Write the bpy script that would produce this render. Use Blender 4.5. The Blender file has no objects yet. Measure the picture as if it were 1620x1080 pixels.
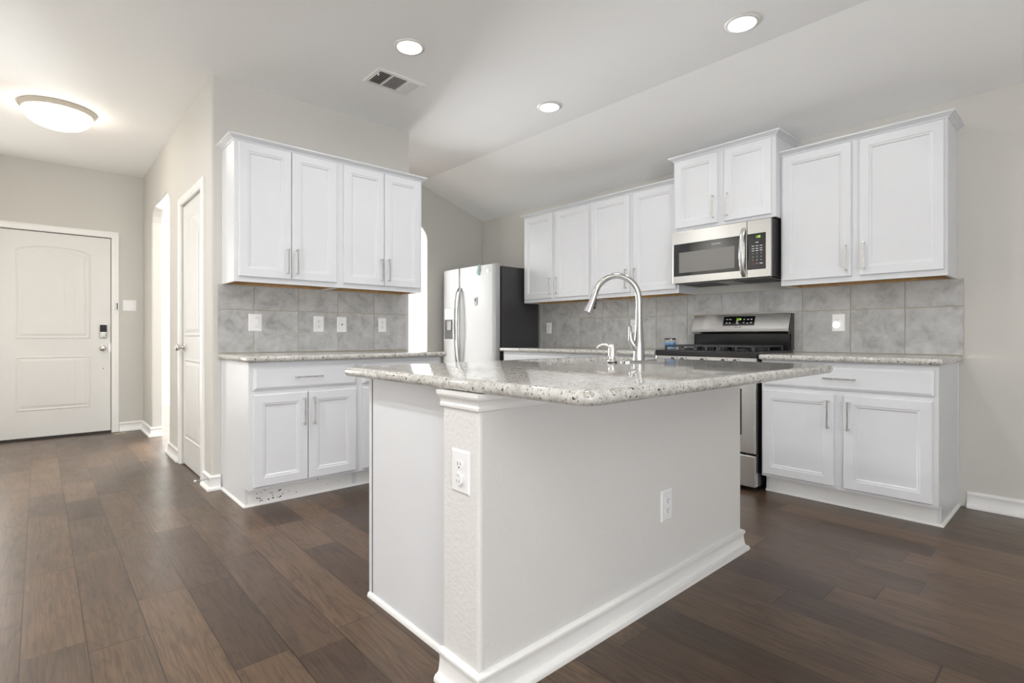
import bpy, bmesh, math, random
from mathutils import Vector, Matrix
from mathutils.geometry import tessellate_polygon
PI = math.pi
random.seed(7)
S = bpy.context.scene
COL = S.collection

# ------------------------------------------------------------------ camera, world, exposure, daylight
cam_d = bpy.data.cameras.new('camera'); cam = bpy.data.objects.new('camera', cam_d); COL.objects.link(cam)
cam.location = (0, 0, 1.0353)
cam.rotation_euler = (PI / 2, 0, -0.7343)
cam_d.sensor_width = 36; cam_d.lens = 828.92 / 1620 * 36
cam_d.shift_y = -9.0 / 1620
cam_d.clip_start = 0.02
S.camera = cam
S.view_settings.view_transform = 'Standard'
S.view_settings.look = 'None'
S.view_settings.exposure = 0.10
S.view_settings.gamma = 1
S.view_settings.use_curve_mapping = False
try:
    S.cycles.max_bounces = 10; S.cycles.diffuse_bounces = 5; S.cycles.glossy_bounces = 5
    S.cycles.use_denoising = True
    S.cycles.sample_clamp_indirect = 6
except Exception:
    pass
W = bpy.data.worlds.new('world'); S.world = W; W.use_nodes = True
W.node_tree.nodes['Background'].inputs[0].default_value = (0.9, 0.95, 1, 1)
W.node_tree.nodes['Background'].inputs[1].default_value = 0.6

def area(name, loc, rot, sx, sy, power, color=(1, 1, 1), spread=PI):
    d = bpy.data.lights.new(name, 'AREA'); d.shape = 'RECTANGLE'; d.size = sx; d.size_y = sy
    d.energy = power; d.color = color; d.spread = spread
    o = bpy.data.objects.new(name, d); o.location = loc; o.rotation_euler = rot; COL.objects.link(o)
    return o
# daylight entering by unseen windows behind the camera, at the left of the living room and in the dining room,
# and upward fill lamps added by the windows to brighten the ceiling
DAY = (0.97, 0.985, 1); WARM = (1, 0.975, 0.935)
area('daylight_back_window', (-1.55, -3.90, 1.45), (PI / 2, 0, 0), 2.5, 1.5, 18, DAY)
area('daylight_living_window', (-3.90, -0.6, 1.5), (PI / 2, 0, -PI / 2), 2.6, 1.6, 6, WARM)
area('ceiling_fill_back_window', (-1.55, -3.88, 1.1), (PI * 0.80, 0, 0), 2.5, 0.7, 235, DAY)  # upward fill added to lift the ceiling, as are the next two
area('ceiling_fill_glass_door', (1.9, -3.88, 0.7), (PI * 0.80, 0, 0), 1.8, 0.9, 4, DAY)
area('ceiling_fill_living_window', (-3.88, -0.6, 1.1), (PI * 0.80, 0, -PI / 2), 2.6, 0.7, 60, WARM)
area('daylight_dining_window', (3.25, 9.10, 1.5), (-PI / 2, 0, 0), 1.6, 1.7, 760, (0.95, 0.98, 1))
area('hall_fill_sidelight', (-0.62, 7.03, 1.15), (-PI / 2, 0, 0), 0.34, 1.9, 17, WARM)  # fill lamp added in an unseen sidelight to brighten the hall

# ------------------------------------------------------------------ materials
def nt(name):
    m = bpy.data.materials.new(name); m.use_nodes = True
    t = m.node_tree
    return m, t, t.nodes, t.links, t.nodes['Principled BSDF']
def simple(name, col, rough=0.5, metal=0.0, emit=None, estr=0, coat=0, noise=0.0, nscale=40, bump=0, bscale=200, spec=None):
    m, t, N, L, B = nt(name)
    B.inputs['Base Color'].default_value = (*col, 1)
    B.inputs['Roughness'].default_value = rough
    B.inputs['Metallic'].default_value = metal
    if spec is not None: B.inputs['Specular IOR Level'].default_value = spec
    if coat: B.inputs['Coat Weight'].default_value = coat; B.inputs['Coat Roughness'].default_value = 0.05
    if emit: B.inputs['Emission Color'].default_value = (*emit, 1); B.inputs['Emission Strength'].default_value = estr
    tc = N.new('ShaderNodeTexCoord')
    if noise:
        n = N.new('ShaderNodeTexNoise'); n.inputs['Scale'].default_value = nscale; n.inputs['Detail'].default_value = 4
        L.new(tc.outputs['Object'], n.inputs['Vector'])
        r = N.new('ShaderNodeValToRGB')
        r.color_ramp.elements[0].position = 0.3; r.color_ramp.elements[1].position = 0.7
        r.color_ramp.elements[0].color = (*[c * (1 - noise) for c in col], 1)
        r.color_ramp.elements[1].color = (*[min(1, c * (1 + noise)) for c in col], 1)
        L.new(n.outputs['Fac'], r.inputs['Fac']); L.new(r.outputs['Color'], B.inputs['Base Color'])
    if bump:
        n = N.new('ShaderNodeTexNoise'); n.inputs['Scale'].default_value = bscale; n.inputs['Detail'].default_value = 2
        L.new(tc.outputs['Object'], n.inputs['Vector'])
        b = N.new('ShaderNodeBump'); b.inputs['Strength'].default_value = bump; b.inputs['Distance'].default_value = 0.004
        L.new(n.outputs['Fac'], b.inputs['Height']); L.new(b.outputs['Normal'], B.inputs['Normal'])
    return m
def brushed(name, col, rough, sx, sy, sz, metal=1.0, amt=0.08):
    m, t, N, L, B = nt(name)
    B.inputs['Base Color'].default_value = (*col, 1); B.inputs['Metallic'].default_value = metal
    tc = N.new('ShaderNodeTexCoord'); mp = N.new('ShaderNodeMapping'); mp.inputs['Scale'].default_value = (sx, sy, sz)
    n = N.new('ShaderNodeTexNoise'); n.inputs['Scale'].default_value = 1; n.inputs['Detail'].default_value = 3
    L.new(tc.outputs['Object'], mp.inputs['Vector']); L.new(mp.outputs['Vector'], n.inputs['Vector'])
    r = N.new('ShaderNodeMapRange'); r.inputs['To Min'].default_value = rough - amt; r.inputs['To Max'].default_value = rough + amt
    L.new(n.outputs['Fac'], r.inputs['Value']); L.new(r.outputs['Result'], B.inputs['Roughness'])
    b = N.new('ShaderNodeBump'); b.inputs['Strength'].default_value = 0.03; b.inputs['Distance'].default_value = 0.001
    L.new(n.outputs['Fac'], b.inputs['Height']); L.new(b.outputs['Normal'], B.inputs['Normal'])
    return m

M = {}
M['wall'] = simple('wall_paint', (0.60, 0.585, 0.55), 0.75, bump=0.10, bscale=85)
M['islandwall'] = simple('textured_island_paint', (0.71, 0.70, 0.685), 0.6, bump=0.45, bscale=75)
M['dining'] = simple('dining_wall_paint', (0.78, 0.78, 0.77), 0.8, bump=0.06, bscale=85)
M['ceil'] = simple('ceiling_paint', (0.88, 0.88, 0.87), 0.85, bump=0.16, bscale=55)
M['cab'] = simple('white_cabinet_paint', (0.715, 0.725, 0.75), 0.32, noise=0.012, nscale=5)
M['trim'] = simple('white_trim_paint', (0.83, 0.825, 0.81), 0.35, noise=0.012, nscale=6)
M['door'] = simple('white_door_paint', (0.725, 0.715, 0.695), 0.42, noise=0.015, nscale=5)
M['wood_raw'] = simple('raw_plywood', (0.48, 0.30, 0.13), 0.6, noise=0.15, nscale=30)
M['nickel'] = brushed('brushed_nickel', (0.62, 0.61, 0.585), 0.28, 400, 400, 20)
M['steel'] = brushed('stainless_steel', (0.66, 0.655, 0.64), 0.24, 12, 12, 900)
M['steelf'] = brushed('fridge_stainless', (0.455, 0.455, 0.455), 0.46, 12, 12, 700, 0.45)
M['chrome'] = brushed('spot_resist_steel', (0.47, 0.465, 0.46), 0.20, 200, 200, 30, 1.0, 0.04)
M['black'] = simple('black_enamel', (0.012, 0.012, 0.013), 0.18)
M['blackglass'] = simple('black_glass', (0.010, 0.010, 0.011), 0.04, coat=0.5)
M['window_mesh'] = simple('oven_window_mesh', (0.20, 0.195, 0.185), 0.25, noise=0.15, nscale=900)
M['iron'] = simple('cast_iron', (0.035, 0.037, 0.042), 0.5, bump=0.2, bscale=300)
M['darkgrey'] = simple('charcoal_case', (0.038, 0.037, 0.04), 0.38, bump=0.06, bscale=600)
M['plastic'] = simple('white_plastic', (0.85, 0.85, 0.86), 0.28)
M['slot'] = simple('dark_slot', (0.02, 0.02, 0.02), 0.6)
M['vent'] = simple('vent_enamel', (0.78, 0.77, 0.75), 0.45)
M['duct'] = simple('duct_dark', (0.05, 0.05, 0.05), 0.9)
M['glassy'] = simple('clear_shrinkwrap', (0.80, 0.80, 0.82), 0.06, coat=1)
M['bulb'] = simple('lamp_lens', (1, 1, 1), 0.4, emit=(1, 0.97, 0.93), estr=9)
M['dome'] = simple('lit_dome_glass', (1, 0.98, 0.94), 0.3, emit=(1, 0.91, 0.79), estr=13)
M['dome_ring'] = simple('shaded_dome_ring', (0.50, 0.46, 0.40), 0.45)  # white ring toned beige: shade above the lit bowl put into its colour
M['night'] = simple('night_light_lens', (1, 1, 0.95), 0.4, emit=(1, 0.93, 0.80), estr=2.2)
M['digits'] = simple('green_digits', (0.1, 0.2, 0.02), 0.4, emit=(0.55, 0.95, 0.12), estr=1.2)
M['ink'] = simple('panel_ink', (0.62, 0.63, 0.66), 0.5)
M['inkdark'] = simple('dark_ink', (0.06, 0.06, 0.06), 0.5)
M['inkred'] = simple('red_ink', (0.45, 0.06, 0.05), 0.5)
M['rubber'] = simple('white_rubber', (0.75, 0.74, 0.72), 0.7)
M['caulk'] = simple('grout_line', (0.52, 0.46, 0.36), 0.85, bump=0.2, bscale=300)
M['paper'] = simple('yellowed_paper', (0.62, 0.58, 0.33), 0.8)
M['bluelabel'] = simple('blue_label', (0.10, 0.30, 0.62), 0.5, noise=0.5, nscale=60)
M['sticker_grey'] = simple('grey_sticker', (0.33, 0.33, 0.34), 0.4)
M['teal'] = simple('teal_sticker', (0.16, 0.26, 0.24), 0.5, noise=0.6, nscale=90)
M['knobred'] = simple('dark_brown_knob', (0.05, 0.022, 0.016), 0.35)
M['chipped'] = simple('chipped_paint', (0.02, 0.018, 0.016), 0.8)
M['weather'] = simple('weather_strip', (0.045, 0.04, 0.035), 0.8)
def glass_mat():
    m, t, N, L, B = nt('clear_glass')
    B.inputs['Base Color'].default_value = (0.95, 0.98, 1, 1); B.inputs['Roughness'].default_value = 0.03
    B.inputs['Transmission Weight'].default_value = 1; B.inputs['IOR'].default_value = 1.45
    return m
M['glass'] = glass_mat()

def granite():
    m, t, N, L, B = nt('speckled_granite')
    tc = N.new('ShaderNodeTexCoord')
    def noise(sc, det=4, rough=0.6, off=0):
        mp = N.new('ShaderNodeMapping'); mp.inputs['Location'].default_value = (off, off * 1.7, off * 0.3)
        n = N.new('ShaderNodeTexNoise'); n.inputs['Scale'].default_value = sc; n.inputs['Detail'].default_value = det
        n.inputs['Roughness'].default_value = rough
        L.new(tc.outputs['Object'], mp.inputs['Vector']); L.new(mp.outputs['Vector'], n.inputs['Vector'])
        return n.outputs['Fac']
    def ramp(src, stops):
        r = N.new('ShaderNodeValToRGB'); e = r.color_ramp.elements
        while len(e) < len(stops): e.new(0.5)
        for i, (p, c) in enumerate(stops): e[i].position = p; e[i].color = (*c, 1)
        L.new(src, r.inputs['Fac']); return r.outputs['Color']
    base = ramp(noise(34), [(0.30, (0.40, 0.385, 0.355)), (0.48, (0.52, 0.51, 0.48)), (0.66, (0.63, 0.62, 0.59))])
    def mix(a, bcol, fac):
        x = N.new('ShaderNodeMix'); x.data_type = 'RGBA'
        L.new(fac, x.inputs[0]); L.new(a, x.inputs[6]); x.inputs[7].default_value = (*bcol, 1)
        return x.outputs[2]
    f1 = ramp(noise(95, 3, 0.5, 3.1), [(0.585, (0, 0, 0)), (0.66, (1, 1, 1))])
    c = mix(base, (0.33, 0.30, 0.265), f1)
    f2 = ramp(noise(140, 2, 0.5, 9.3), [(0.645, (0, 0, 0)), (0.685, (1, 1, 1))])
    c = mix(c, (0.035, 0.03, 0.032), f2)
    f3 = ramp(noise(62, 2, 0.5, 5.7), [(0.655, (0, 0, 0)), (0.70, (1, 1, 1))])
    c = mix(c, (0.09, 0.06, 0.05), f3)
    L.new(c, B.inputs['Base Color'])
    B.inputs['Roughness'].default_value = 0.07
    B.inputs['Specular IOR Level'].default_value = 0.55
    return m
M['granite'] = granite()

def tile():
    m, t, N, L, B = nt('grey_marbled_tile')
    tc = N.new('ShaderNodeTexCoord'); g = N.new('ShaderNodeNewGeometry')
    mul = N.new('ShaderNodeMath'); mul.operation = 'MULTIPLY'; mul.inputs[1].default_value = 37
    L.new(g.outputs['Random Per Island'], mul.inputs[0])
    ad = N.new('ShaderNodeVectorMath'); ad.operation = 'ADD'
    L.new(tc.outputs['Object'], ad.inputs[0]); L.new(mul.outputs[0], ad.inputs[1])
    n = N.new('ShaderNodeTexNoise'); n.inputs['Scale'].default_value = 9; n.inputs['Detail'].default_value = 8; n.inputs['Roughness'].default_value = 0.68
    n.inputs['Distortion'].default_value = 0.4
    L.new(ad.outputs[0], n.inputs['Vector'])
    r = N.new('ShaderNodeValToRGB'); e = r.color_ramp.elements
    e[0].position = 0.30; e[0].color = (0.29, 0.287, 0.275, 1); e[1].position = 0.66; e[1].color = (0.54, 0.545, 0.545, 1)
    k = e.new(0.47); k.color = (0.44, 0.44, 0.434, 1)
    L.new(n.outputs['Fac'], r.inputs['Fac']); L.new(r.outputs['Color'], B.inputs['Base Color'])
    B.inputs['Roughness'].default_value = 0.33
    b = N.new('ShaderNodeBump'); b.inputs['Strength'].default_value = 0.12; b.inputs['Distance'].default_value = 0.003
    L.new(n.outputs['Fac'], b.inputs['Height']); L.new(b.outputs['Normal'], B.inputs['Normal'])
    return m
M['tile'] = tile()

def floor_mat():
    m, t, N, L, B = nt('hickory_plank_floor')
    tc = N.new('ShaderNodeTexCoord'); sep = N.new('ShaderNodeSeparateXYZ'); L.new(tc.outputs['Object'], sep.inputs[0])
    def mth(op, a, b=None, c=None):
        x = N.new('ShaderNodeMath'); x.operation = op
        for i, v in enumerate((a, b, c)):
            if v is None: continue
            if isinstance(v, (int, float)): x.inputs[i].default_value = v
            else: L.new(v, x.inputs[i])
        return x.outputs[0]
    w = 0.1655
    xr = mth('DIVIDE', mth('ADD', sep.outputs['X'], 0.046 + 50 * w), w)
    row = mth('FLOOR', xr); fx = mth('FRACT', xr)
    def rnd(*parts):
        cmb = N.new('ShaderNodeCombineXYZ')
        for i, p in enumerate(parts):
            if isinstance(p, (int, float)): cmb.inputs[i].default_value = p
            else: L.new(p, cmb.inputs[i])
        wn = N.new('ShaderNodeTexWhiteNoise'); wn.noise_dimensions = '3D'; L.new(cmb.outputs[0], wn.inputs['Vector'])
        return wn.outputs['Value']
    r1 = rnd(row, 3.3, 0.5); r2 = rnd(row, 8.1, 1.5)
    length = mth('ADD', mth('MULTIPLY', r1, 0.55), 0.55)
    yy = mth('ADD', sep.outputs['Y'], mth('MULTIPLY', r2, 2.0))
    wob = mth('MULTIPLY', mth('SINE', mth('ADD', mth('MULTIPLY', yy, 2.3), mth('MULTIPLY', r1, 40))), 0.20)
    yl = mth('ADD', mth('DIVIDE', mth('ADD', yy, wob), length), 40)
    brd = mth('FLOOR', yl); fy = mth('FRACT', yl)
    pid = rnd(row, brd, 2.7); pid2 = rnd(row, brd, 11.4)
    # seams (metres from the nearest joint)
    sx = mth('MULTIPLY', mth('MINIMUM', fx, mth('SUBTRACT', 1, fx)), w)
    sy = mth('MULTIPLY', mth('MINIMUM', fy, mth('SUBTRACT', 1, fy)), length)
    seam = mth('MINIMUM', sx, sy)
    sm = N.new('ShaderNodeMapRange'); sm.inputs['From Min'].default_value = 0.0006; sm.inputs['From Max'].default_value = 0.0024
    L.new(seam, sm.inputs['Value'])
    # grain: per-board offset, stretched along the board
    off = N.new('ShaderNodeCombineXYZ'); L.new(mth('MULTIPLY', pid, 31), off.inputs[0]); L.new(mth('MULTIPLY', pid2, 17), off.inputs[1]); L.new(mth('MULTIPLY', pid, 9), off.inputs[2])
    ad = N.new('ShaderNodeVectorMath'); ad.operation = 'ADD'; L.new(tc.outputs['Object'], ad.inputs[0]); L.new(off.outputs[0], ad.inputs[1])
    def noise(scale, vec, det, dist=0, rg=0.6):
        mp = N.new('ShaderNodeMapping'); mp.inputs['Scale'].default_value = vec
        n = N.new('ShaderNodeTexNoise'); n.inputs['Scale'].default_value = scale; n.inputs['Detail'].default_value = det; n.inputs['Distortion'].default_value = dist
        n.inputs['Roughness'].default_value = rg
        L.new(ad.outputs[0], mp.inputs['Vector']); L.new(mp.outputs['Vector'], n.inputs['Vector']); return n.outputs['Fac']
    fig = noise(1, (8, 1.1, 1), 3, 0.5, 0.5)                       # cathedral contour field
    rings = mth('ABSOLUTE', mth('SUBTRACT', mth('FRACT', mth('MULTIPLY', fig, 11)), 0.5))
    ringm = N.new('ShaderNodeMapRange'); ringm.inputs['From Min'].default_value = 0.0; ringm.inputs['From Max'].default_value = 0.22; ringm.inputs['To Min'].default_value = 0.70; ringm.inputs['To Max'].default_value = 1
    L.new(rings, ringm.inputs['Value'])
    fine = noise(1, (150, 5, 1), 3)
    cloud = noise(1, (5, 2.2, 1), 3)
    r = N.new('ShaderNodeValToRGB'); e = r.color_ramp.elements
    e[0].position = 0.0; e[0].color = (0.042, 0.023, 0.0145, 1); e[1].position = 1.0; e[1].color = (0.150, 0.091, 0.050, 1)
    k = e.new(0.5); k.color = (0.080, 0.048, 0.029, 1)
    tone = mth('ADD', mth('MULTIPLY', pid, 0.55), mth('MULTIPLY', cloud, 0.45)); L.new(tone, r.inputs['Fac'])
    det = mth('MULTIPLY', mth('ADD', mth('MULTIPLY', fine, 1.5), 0.25), ringm.outputs['Result'])
    det = mth('MULTIPLY', det, mth('ADD', mth('MULTIPLY', sm.outputs['Result'], 0.8), 0.2))
    mx = N.new('ShaderNodeMix'); mx.data_type = 'RGBA'; mx.blend_type = 'MULTIPLY'; mx.inputs[0].default_value = 1
    cmb = N.new('ShaderNodeCombineXYZ'); [L.new(det, cmb.inputs[i]) for i in range(3)]
    L.new(r.outputs['Color'], mx.inputs[6]); L.new(cmb.outputs[0], mx.inputs[7]); L.new(mx.outputs[2], B.inputs['Base Color'])
    scuff = noise(1, (6, 3, 1), 5)
    rr = N.new('ShaderNodeMapRange'); rr.inputs['To Min'].default_value = 0.22; rr.inputs['To Max'].default_value = 0.42
    L.new(scuff, rr.inputs['Value']); L.new(rr.outputs['Result'], B.inputs['Roughness'])
    B.inputs['Specular IOR Level'].default_value = 0.5
    bp = N.new('ShaderNodeBump'); bp.inputs['Strength'].default_value = 0.25; bp.inputs['Distance'].default_value = 0.001
    hh = mth('ADD', mth('MULTIPLY', sm.outputs['Result'], 0.25), mth('MULTIPLY', noise(1, (14, 30, 1), 2), 0.35))
    L.new(hh, bp.inputs['Height']); L.new(bp.outputs['Normal'], B.inputs['Normal'])
    return m
M['floor'] = floor_mat()

# ------------------------------------------------------------------ mesh helpers
class MB:
    """collects shapes, builds ONE mesh object"""
    def __init__(s): s.v = []; s.f = []; s.mi = []; s.cur = 0
    def mat(s, i): s.cur = i; return s
    def add(s, verts, faces):
        b = len(s.v); s.v += [tuple(p) for p in verts]
        for f in faces: s.f.append([b + i for i in f]); s.mi.append(s.cur)
        return s
    def box(s, x0, x1, y0, y1, z0, z1):
        x0, x1 = sorted((x0, x1)); y0, y1 = sorted((y0, y1)); z0, z1 = sorted((z0, z1))
        v = [(x0, y0, z0), (x1, y0, z0), (x1, y1, z0), (x0, y1, z0), (x0, y0, z1), (x1, y0, z1), (x1, y1, z1), (x0, y1, z1)]
        return s.add(v, [(0, 3, 2, 1), (4, 5, 6, 7), (0, 1, 5, 4), (1, 2, 6, 5), (2, 3, 7, 6), (3, 0, 4, 7)])
    def loops(s, loops, closed=True, cap0=True, cap1=True, flip=False):
        n = len(loops[0]); v = []; f = []
        for l in loops: v += l
        for k in range(len(loops) - 1):
            for i in range(n if closed else n - 1):
                j = (i + 1) % n
                q = (k * n + i, k * n + j, (k + 1) * n + j, (k + 1) * n + i)
                f.append(q[::-1] if flip else q)
        if cap0: c = tuple(range(n)); f.append(c if flip else c[::-1])
        if cap1: c = tuple(range((len(loops) - 1) * n, len(loops) * n)); f.append(c[::-1] if flip else c)
        return s.add(v, f)
    def nested(s, w0, w1, z0, z1, prof, y=0):
        """front panel facing -y: rectangle inset by prof[i][0], standing prof[i][1] in front of plane y"""
        L = []
        for ins, d in prof:
            a, b, c, e = w0 + ins, w1 - ins, z0 + ins, z1 - ins
            L.append([(a, y - d, c), (b, y - d, c), (b, y - d, e), (a, y - d, e)])
        return s.loops(L)
    def tube(s, path, rad, n=12, caps=True):
        path = [Vector(p) for p in path]; m = len(path)
        if not hasattr(rad, '__len__'): rad = [rad] * m
        up = None; L = []
        for i, p in enumerate(path):
            t = (path[min(i + 1, m - 1)] - path[max(i - 1, 0)]).normalized()
            if up is None:
                up = Vector((0, 0, 1)) if abs(t.z) < 0.9 else Vector((1, 0, 0))
            a = t.cross(up).normalized(); up = a.cross(t).normalized()
            L.append([tuple(p + (a * math.cos(2 * PI * k / n) + up * math.sin(2 * PI * k / n)) * rad[i]) for k in range(n)])
        return s.loops(L, cap0=caps, cap1=caps)
    def lathe(s, prof, c=(0, 0, 0), n=32, axis='z'):
        """prof: (radius, height) along the axis"""
        L = []
        for r, h in prof:
            l = []
            for k in range(n):
                a = 2 * PI * k / n; x, y = r * math.cos(a), r * math.sin(a)
                if axis == 'z': p = (c[0] + x, c[1] + y, c[2] + h)
                elif axis == 'y': p = (c[0] + x, c[1] - h, c[2] + y)     # towards -y
                else: p = (c[0] - h, c[1] + x, c[2] - y)                 # towards -x
                l.append(p)
            L.append(l)
        return s.loops(L)
    def poly(s, pts, d0, d1, axis='y', holes=()):
        """flat outline (with holes) extruded along an axis; pts are (u, z)"""
        def P(u, z, d): return (u, d, z) if axis == 'y' else ((d, u, z) if axis == 'x' else (u, z, d))
        rings = [list(pts)] + [list(h) for h in holes]
        flat = [p for r in rings for p in r]
        if holes: tri = tessellate_polygon([[Vector((p[0], p[1], 0)) for p in r] for r in rings])
        else: tri = [tuple(range(len(flat)))]
        n = len(flat); v = [P(*p, d0) for p in flat] + [P(*p, d1) for p in flat]
        f = [t for t in tri] + [tuple(i + n for i in t[::-1]) for t in tri]
        b = 0
        for r in rings:
            k = len(r)
            for i in range(k): j = (i + 1) % k; f.append((b + i, b + j, b + j + n, b + i + n))
            b += k
        return s.add(v, f)
    def sweep(s, pts, prof, closed=False):
        """profile (offset to the right of the path, height) swept along a floor-plan path with mitred corners"""
        P = [Vector(p) for p in pts]; m = len(P)
        def nrm(a, b): d = (b - a).normalized(); return Vector((d.y, -d.x))
        off = []
        for i in range(m):
            ns = []
            if i > 0 or closed: ns.append(nrm(P[i - 1], P[i]))
            if i < m - 1 or closed: ns.append(nrm(P[i], P[(i + 1) % m]))
            if len(ns) == 2:
                b = (ns[0] + ns[1]); b = b / b.length_squared * 2; off.append(b)
            else: off.append(ns[0])
        L = [[(P[i].x + off[i].x * o, P[i].y + off[i].y * o, z) for o, z in prof] for i in range(m)]
        if closed: L.append(L[0])
        return s.loops(L, cap0=not closed, cap1=not closed)
    def build(s, name, mats, parent=None, smooth=False, bevel=0, origin=None, seg=2, angle=40):
        me = bpy.data.meshes.new(name)
        ox, oy, oz = origin or (0, 0, 0)
        me.from_pydata([(x - ox, y - oy, z - oz) for x, y, z in s.v], [], s.f)
        if not isinstance(mats, (list, tuple)): mats = [mats]
        for m in mats: me.materials.append(M[m] if isinstance(m, str) else m)
        me.polygons.foreach_set('material_index', s.mi)
        bm = bmesh.new(); bm.from_mesh(me)
        bmesh.ops.remove_doubles(bm, verts=bm.verts, dist=1e-6)
        bmesh.ops.recalc_face_normals(bm, faces=bm.faces)
        bm.to_mesh(me); bm.free()
        if smooth:
            me.polygons.foreach_set('use_smooth', [True] * len(me.polygons))
            try: me.set_sharp_from_angle(angle=math.radians(angle))
            except Exception: pass
        o = bpy.data.objects.new(name, me); COL.objects.link(o)
        if parent is not None: o.parent = parent
        if origin and parent is None: o.location = origin
        if bevel:
            b = o.modifiers.new('bevel', 'BEVEL'); b.width = bevel; b.segments = seg; b.limit_method = 'ANGLE'; b.angle_limit = math.radians(35)
            b.harden_normals = False
        me.update()
        return o

def tag(o, label=None, cat=None, group=None, kind=None):
    if label: o['label'] = label
    if cat: o['category'] = cat
    if group: o['group'] = group
    if kind: o['kind'] = kind
    return o
def thing(name, label, cat, loc=(0, 0, 0), rz=0, group=None):
    o = bpy.data.objects.new(name, None); COL.objects.link(o); o.empty_display_size = 0.05
    o.location = loc; o.rotation_euler = (0, 0, rz)
    return tag(o, label, cat, group)
def copy_tree(o, loc=None, parent=None, label=None, rz=None):
    c = o.copy(); COL.objects.link(c)
    if parent is not None: c.parent = parent
    if loc is not None: c.location = loc
    if rz is not None: c.rotation_euler = (0, 0, rz)
    if label: c['label'] = label
    for ch in list(o.children): copy_tree(ch, None, c)
    return c
def struct(o): o['kind'] = 'structure'; return o
def text(name, body, size, mat, parent, loc, rot=(PI / 2, 0, 0), xs=1.0, depth=0.0003, align='CENTER', shear=0):
    cu = bpy.data.curves.new(name, 'FONT'); cu.body = body; cu.size = size; cu.extrude = depth; cu.align_x = align; cu.align_y = 'CENTER'; cu.shear = shear
    tmp = bpy.data.objects.new(name + '_tmp', cu); COL.objects.link(tmp)
    dg = bpy.context.evaluated_depsgraph_get(); me = bpy.data.meshes.new_from_object(tmp.evaluated_get(dg))
    bpy.data.objects.remove(tmp); bpy.data.curves.remove(cu)
    me.name = name; me.materials.clear(); me.materials.append(M[mat])
    o = bpy.data.objects.new(name, me); COL.objects.link(o); o.parent = parent; o.location = loc; o.rotation_euler = rot; o.scale = (xs, 1, 1)
    return o
def arch_pts(a, b, z1, r, z0=0.0, n=8):
    """opening outline with rounded upper corners, from (a,z0) up and round to (b,z0)"""
    p = [(a, z0), (a, z1 - r)]
    for k in range(1, n): t = PI - k * PI / 2 / n; p.append((a + r + r * math.cos(t), z1 - r + r * math.sin(t)))
    p.append((a + r, z1)); p.append((b - r, z1))
    for k in range(1, n): t = PI / 2 - k * PI / 2 / n; p.append((b - r + r * math.cos(t), z1 - r + r * math.sin(t)))
    p += [(b, z1 - r), (b, z0)]
    return p

# ------------------------------------------------------------------ the setting
H, HR, XR, YW, XC, YN, YD, XE, XK = 2.787, 2.477, 4.171, 3.961, 0.858, 5.174, 7.069, 2.373, 3.2165
BASE = [(0, 0), (0.030, 0), (0.031, 0.010), (0.026, 0.019), (0.016, 0.024), (0.0135, 0.030), (0.011, 0.045), (0.0095, 0.062), (0.0105, 0.074), (0.0145, 0.080), (0.0155, 0.087), (0.0125, 0.093), (0.006, 0.097), (0, 0.098)]

def window(name, axis, d, a, b, z0, z1):
    m = MB()
    def bar(u0, u1, w0, w1):
        if axis == 'y': m.box(u0, u1, d - 0.03, d + 0.03, w0, w1)
        else: m.box(d - 0.03, d + 0.03, u0, u1, w0, w1)
    t = 0.05
    bar(a, a + t, z0, z1); bar(b - t, b, z0, z1); bar(a + t, b - t, z0, z0 + t); bar(a + t, b - t, z1 - t, z1)
    bar((a + b) / 2 - 0.025, (a + b) / 2 + 0.025, z0 + t, z1 - t); bar(a + t, b - t, (z0 + z1) / 2 - 0.02, (z0 + z1) / 2 + 0.02)
    w_ = struct(m.build(name, 'trim'))
    p = MB()
    if axis == 'y': p.box(a + 0.02, b - 0.02, d - 0.004, d + 0.004, z0 + 0.02, z1 - 0.02)
    else: p.box(d - 0.004, d + 0.004, a + 0.02, b - 0.02, z0 + 0.02, z1 - 0.02)
    p.build('pane', 'glass', w_)
f = MB().box(-4.1, 4.3, -4.1, 9.4, -0.08, 0); struct(f.build('floor', 'floor'))
c = MB()
c.poly([(-4.1, H), (XK, H), (XR, HR), (4.3, HR), (4.3, H + 0.1), (-4.1, H + 0.1)], -4.1, YN + 0.06, 'y')
c.box(-4.1, 4.3, YN + 0.06, 9.4, H, H + 0.1)
struct(c.build('ceiling', 'ceil'))
struct(MB().box(XR, 4.3, -4.1, YN + 0.05, 0, HR + 0.01).build('wall_range', 'wall'))
# wall behind the left-hand cabinets and its return beside the passage
RB = 0.018
w = MB().poly([(XC + RB - RB * math.sin(PI / 2 * k / 6), YW + RB - RB * math.cos(PI / 2 * k / 6)) for k in range(7)] + [(XC, YW + 0.03), (XC + 0.05, YW + 0.12), (XE - 0.12, YW + 0.12), (XE - 0.12, YN), (XE, YN), (XE, YW)], 0, H, 'z')
struct(w.build('wall_cabinets', 'wall', smooth=True, angle=20))
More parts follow.
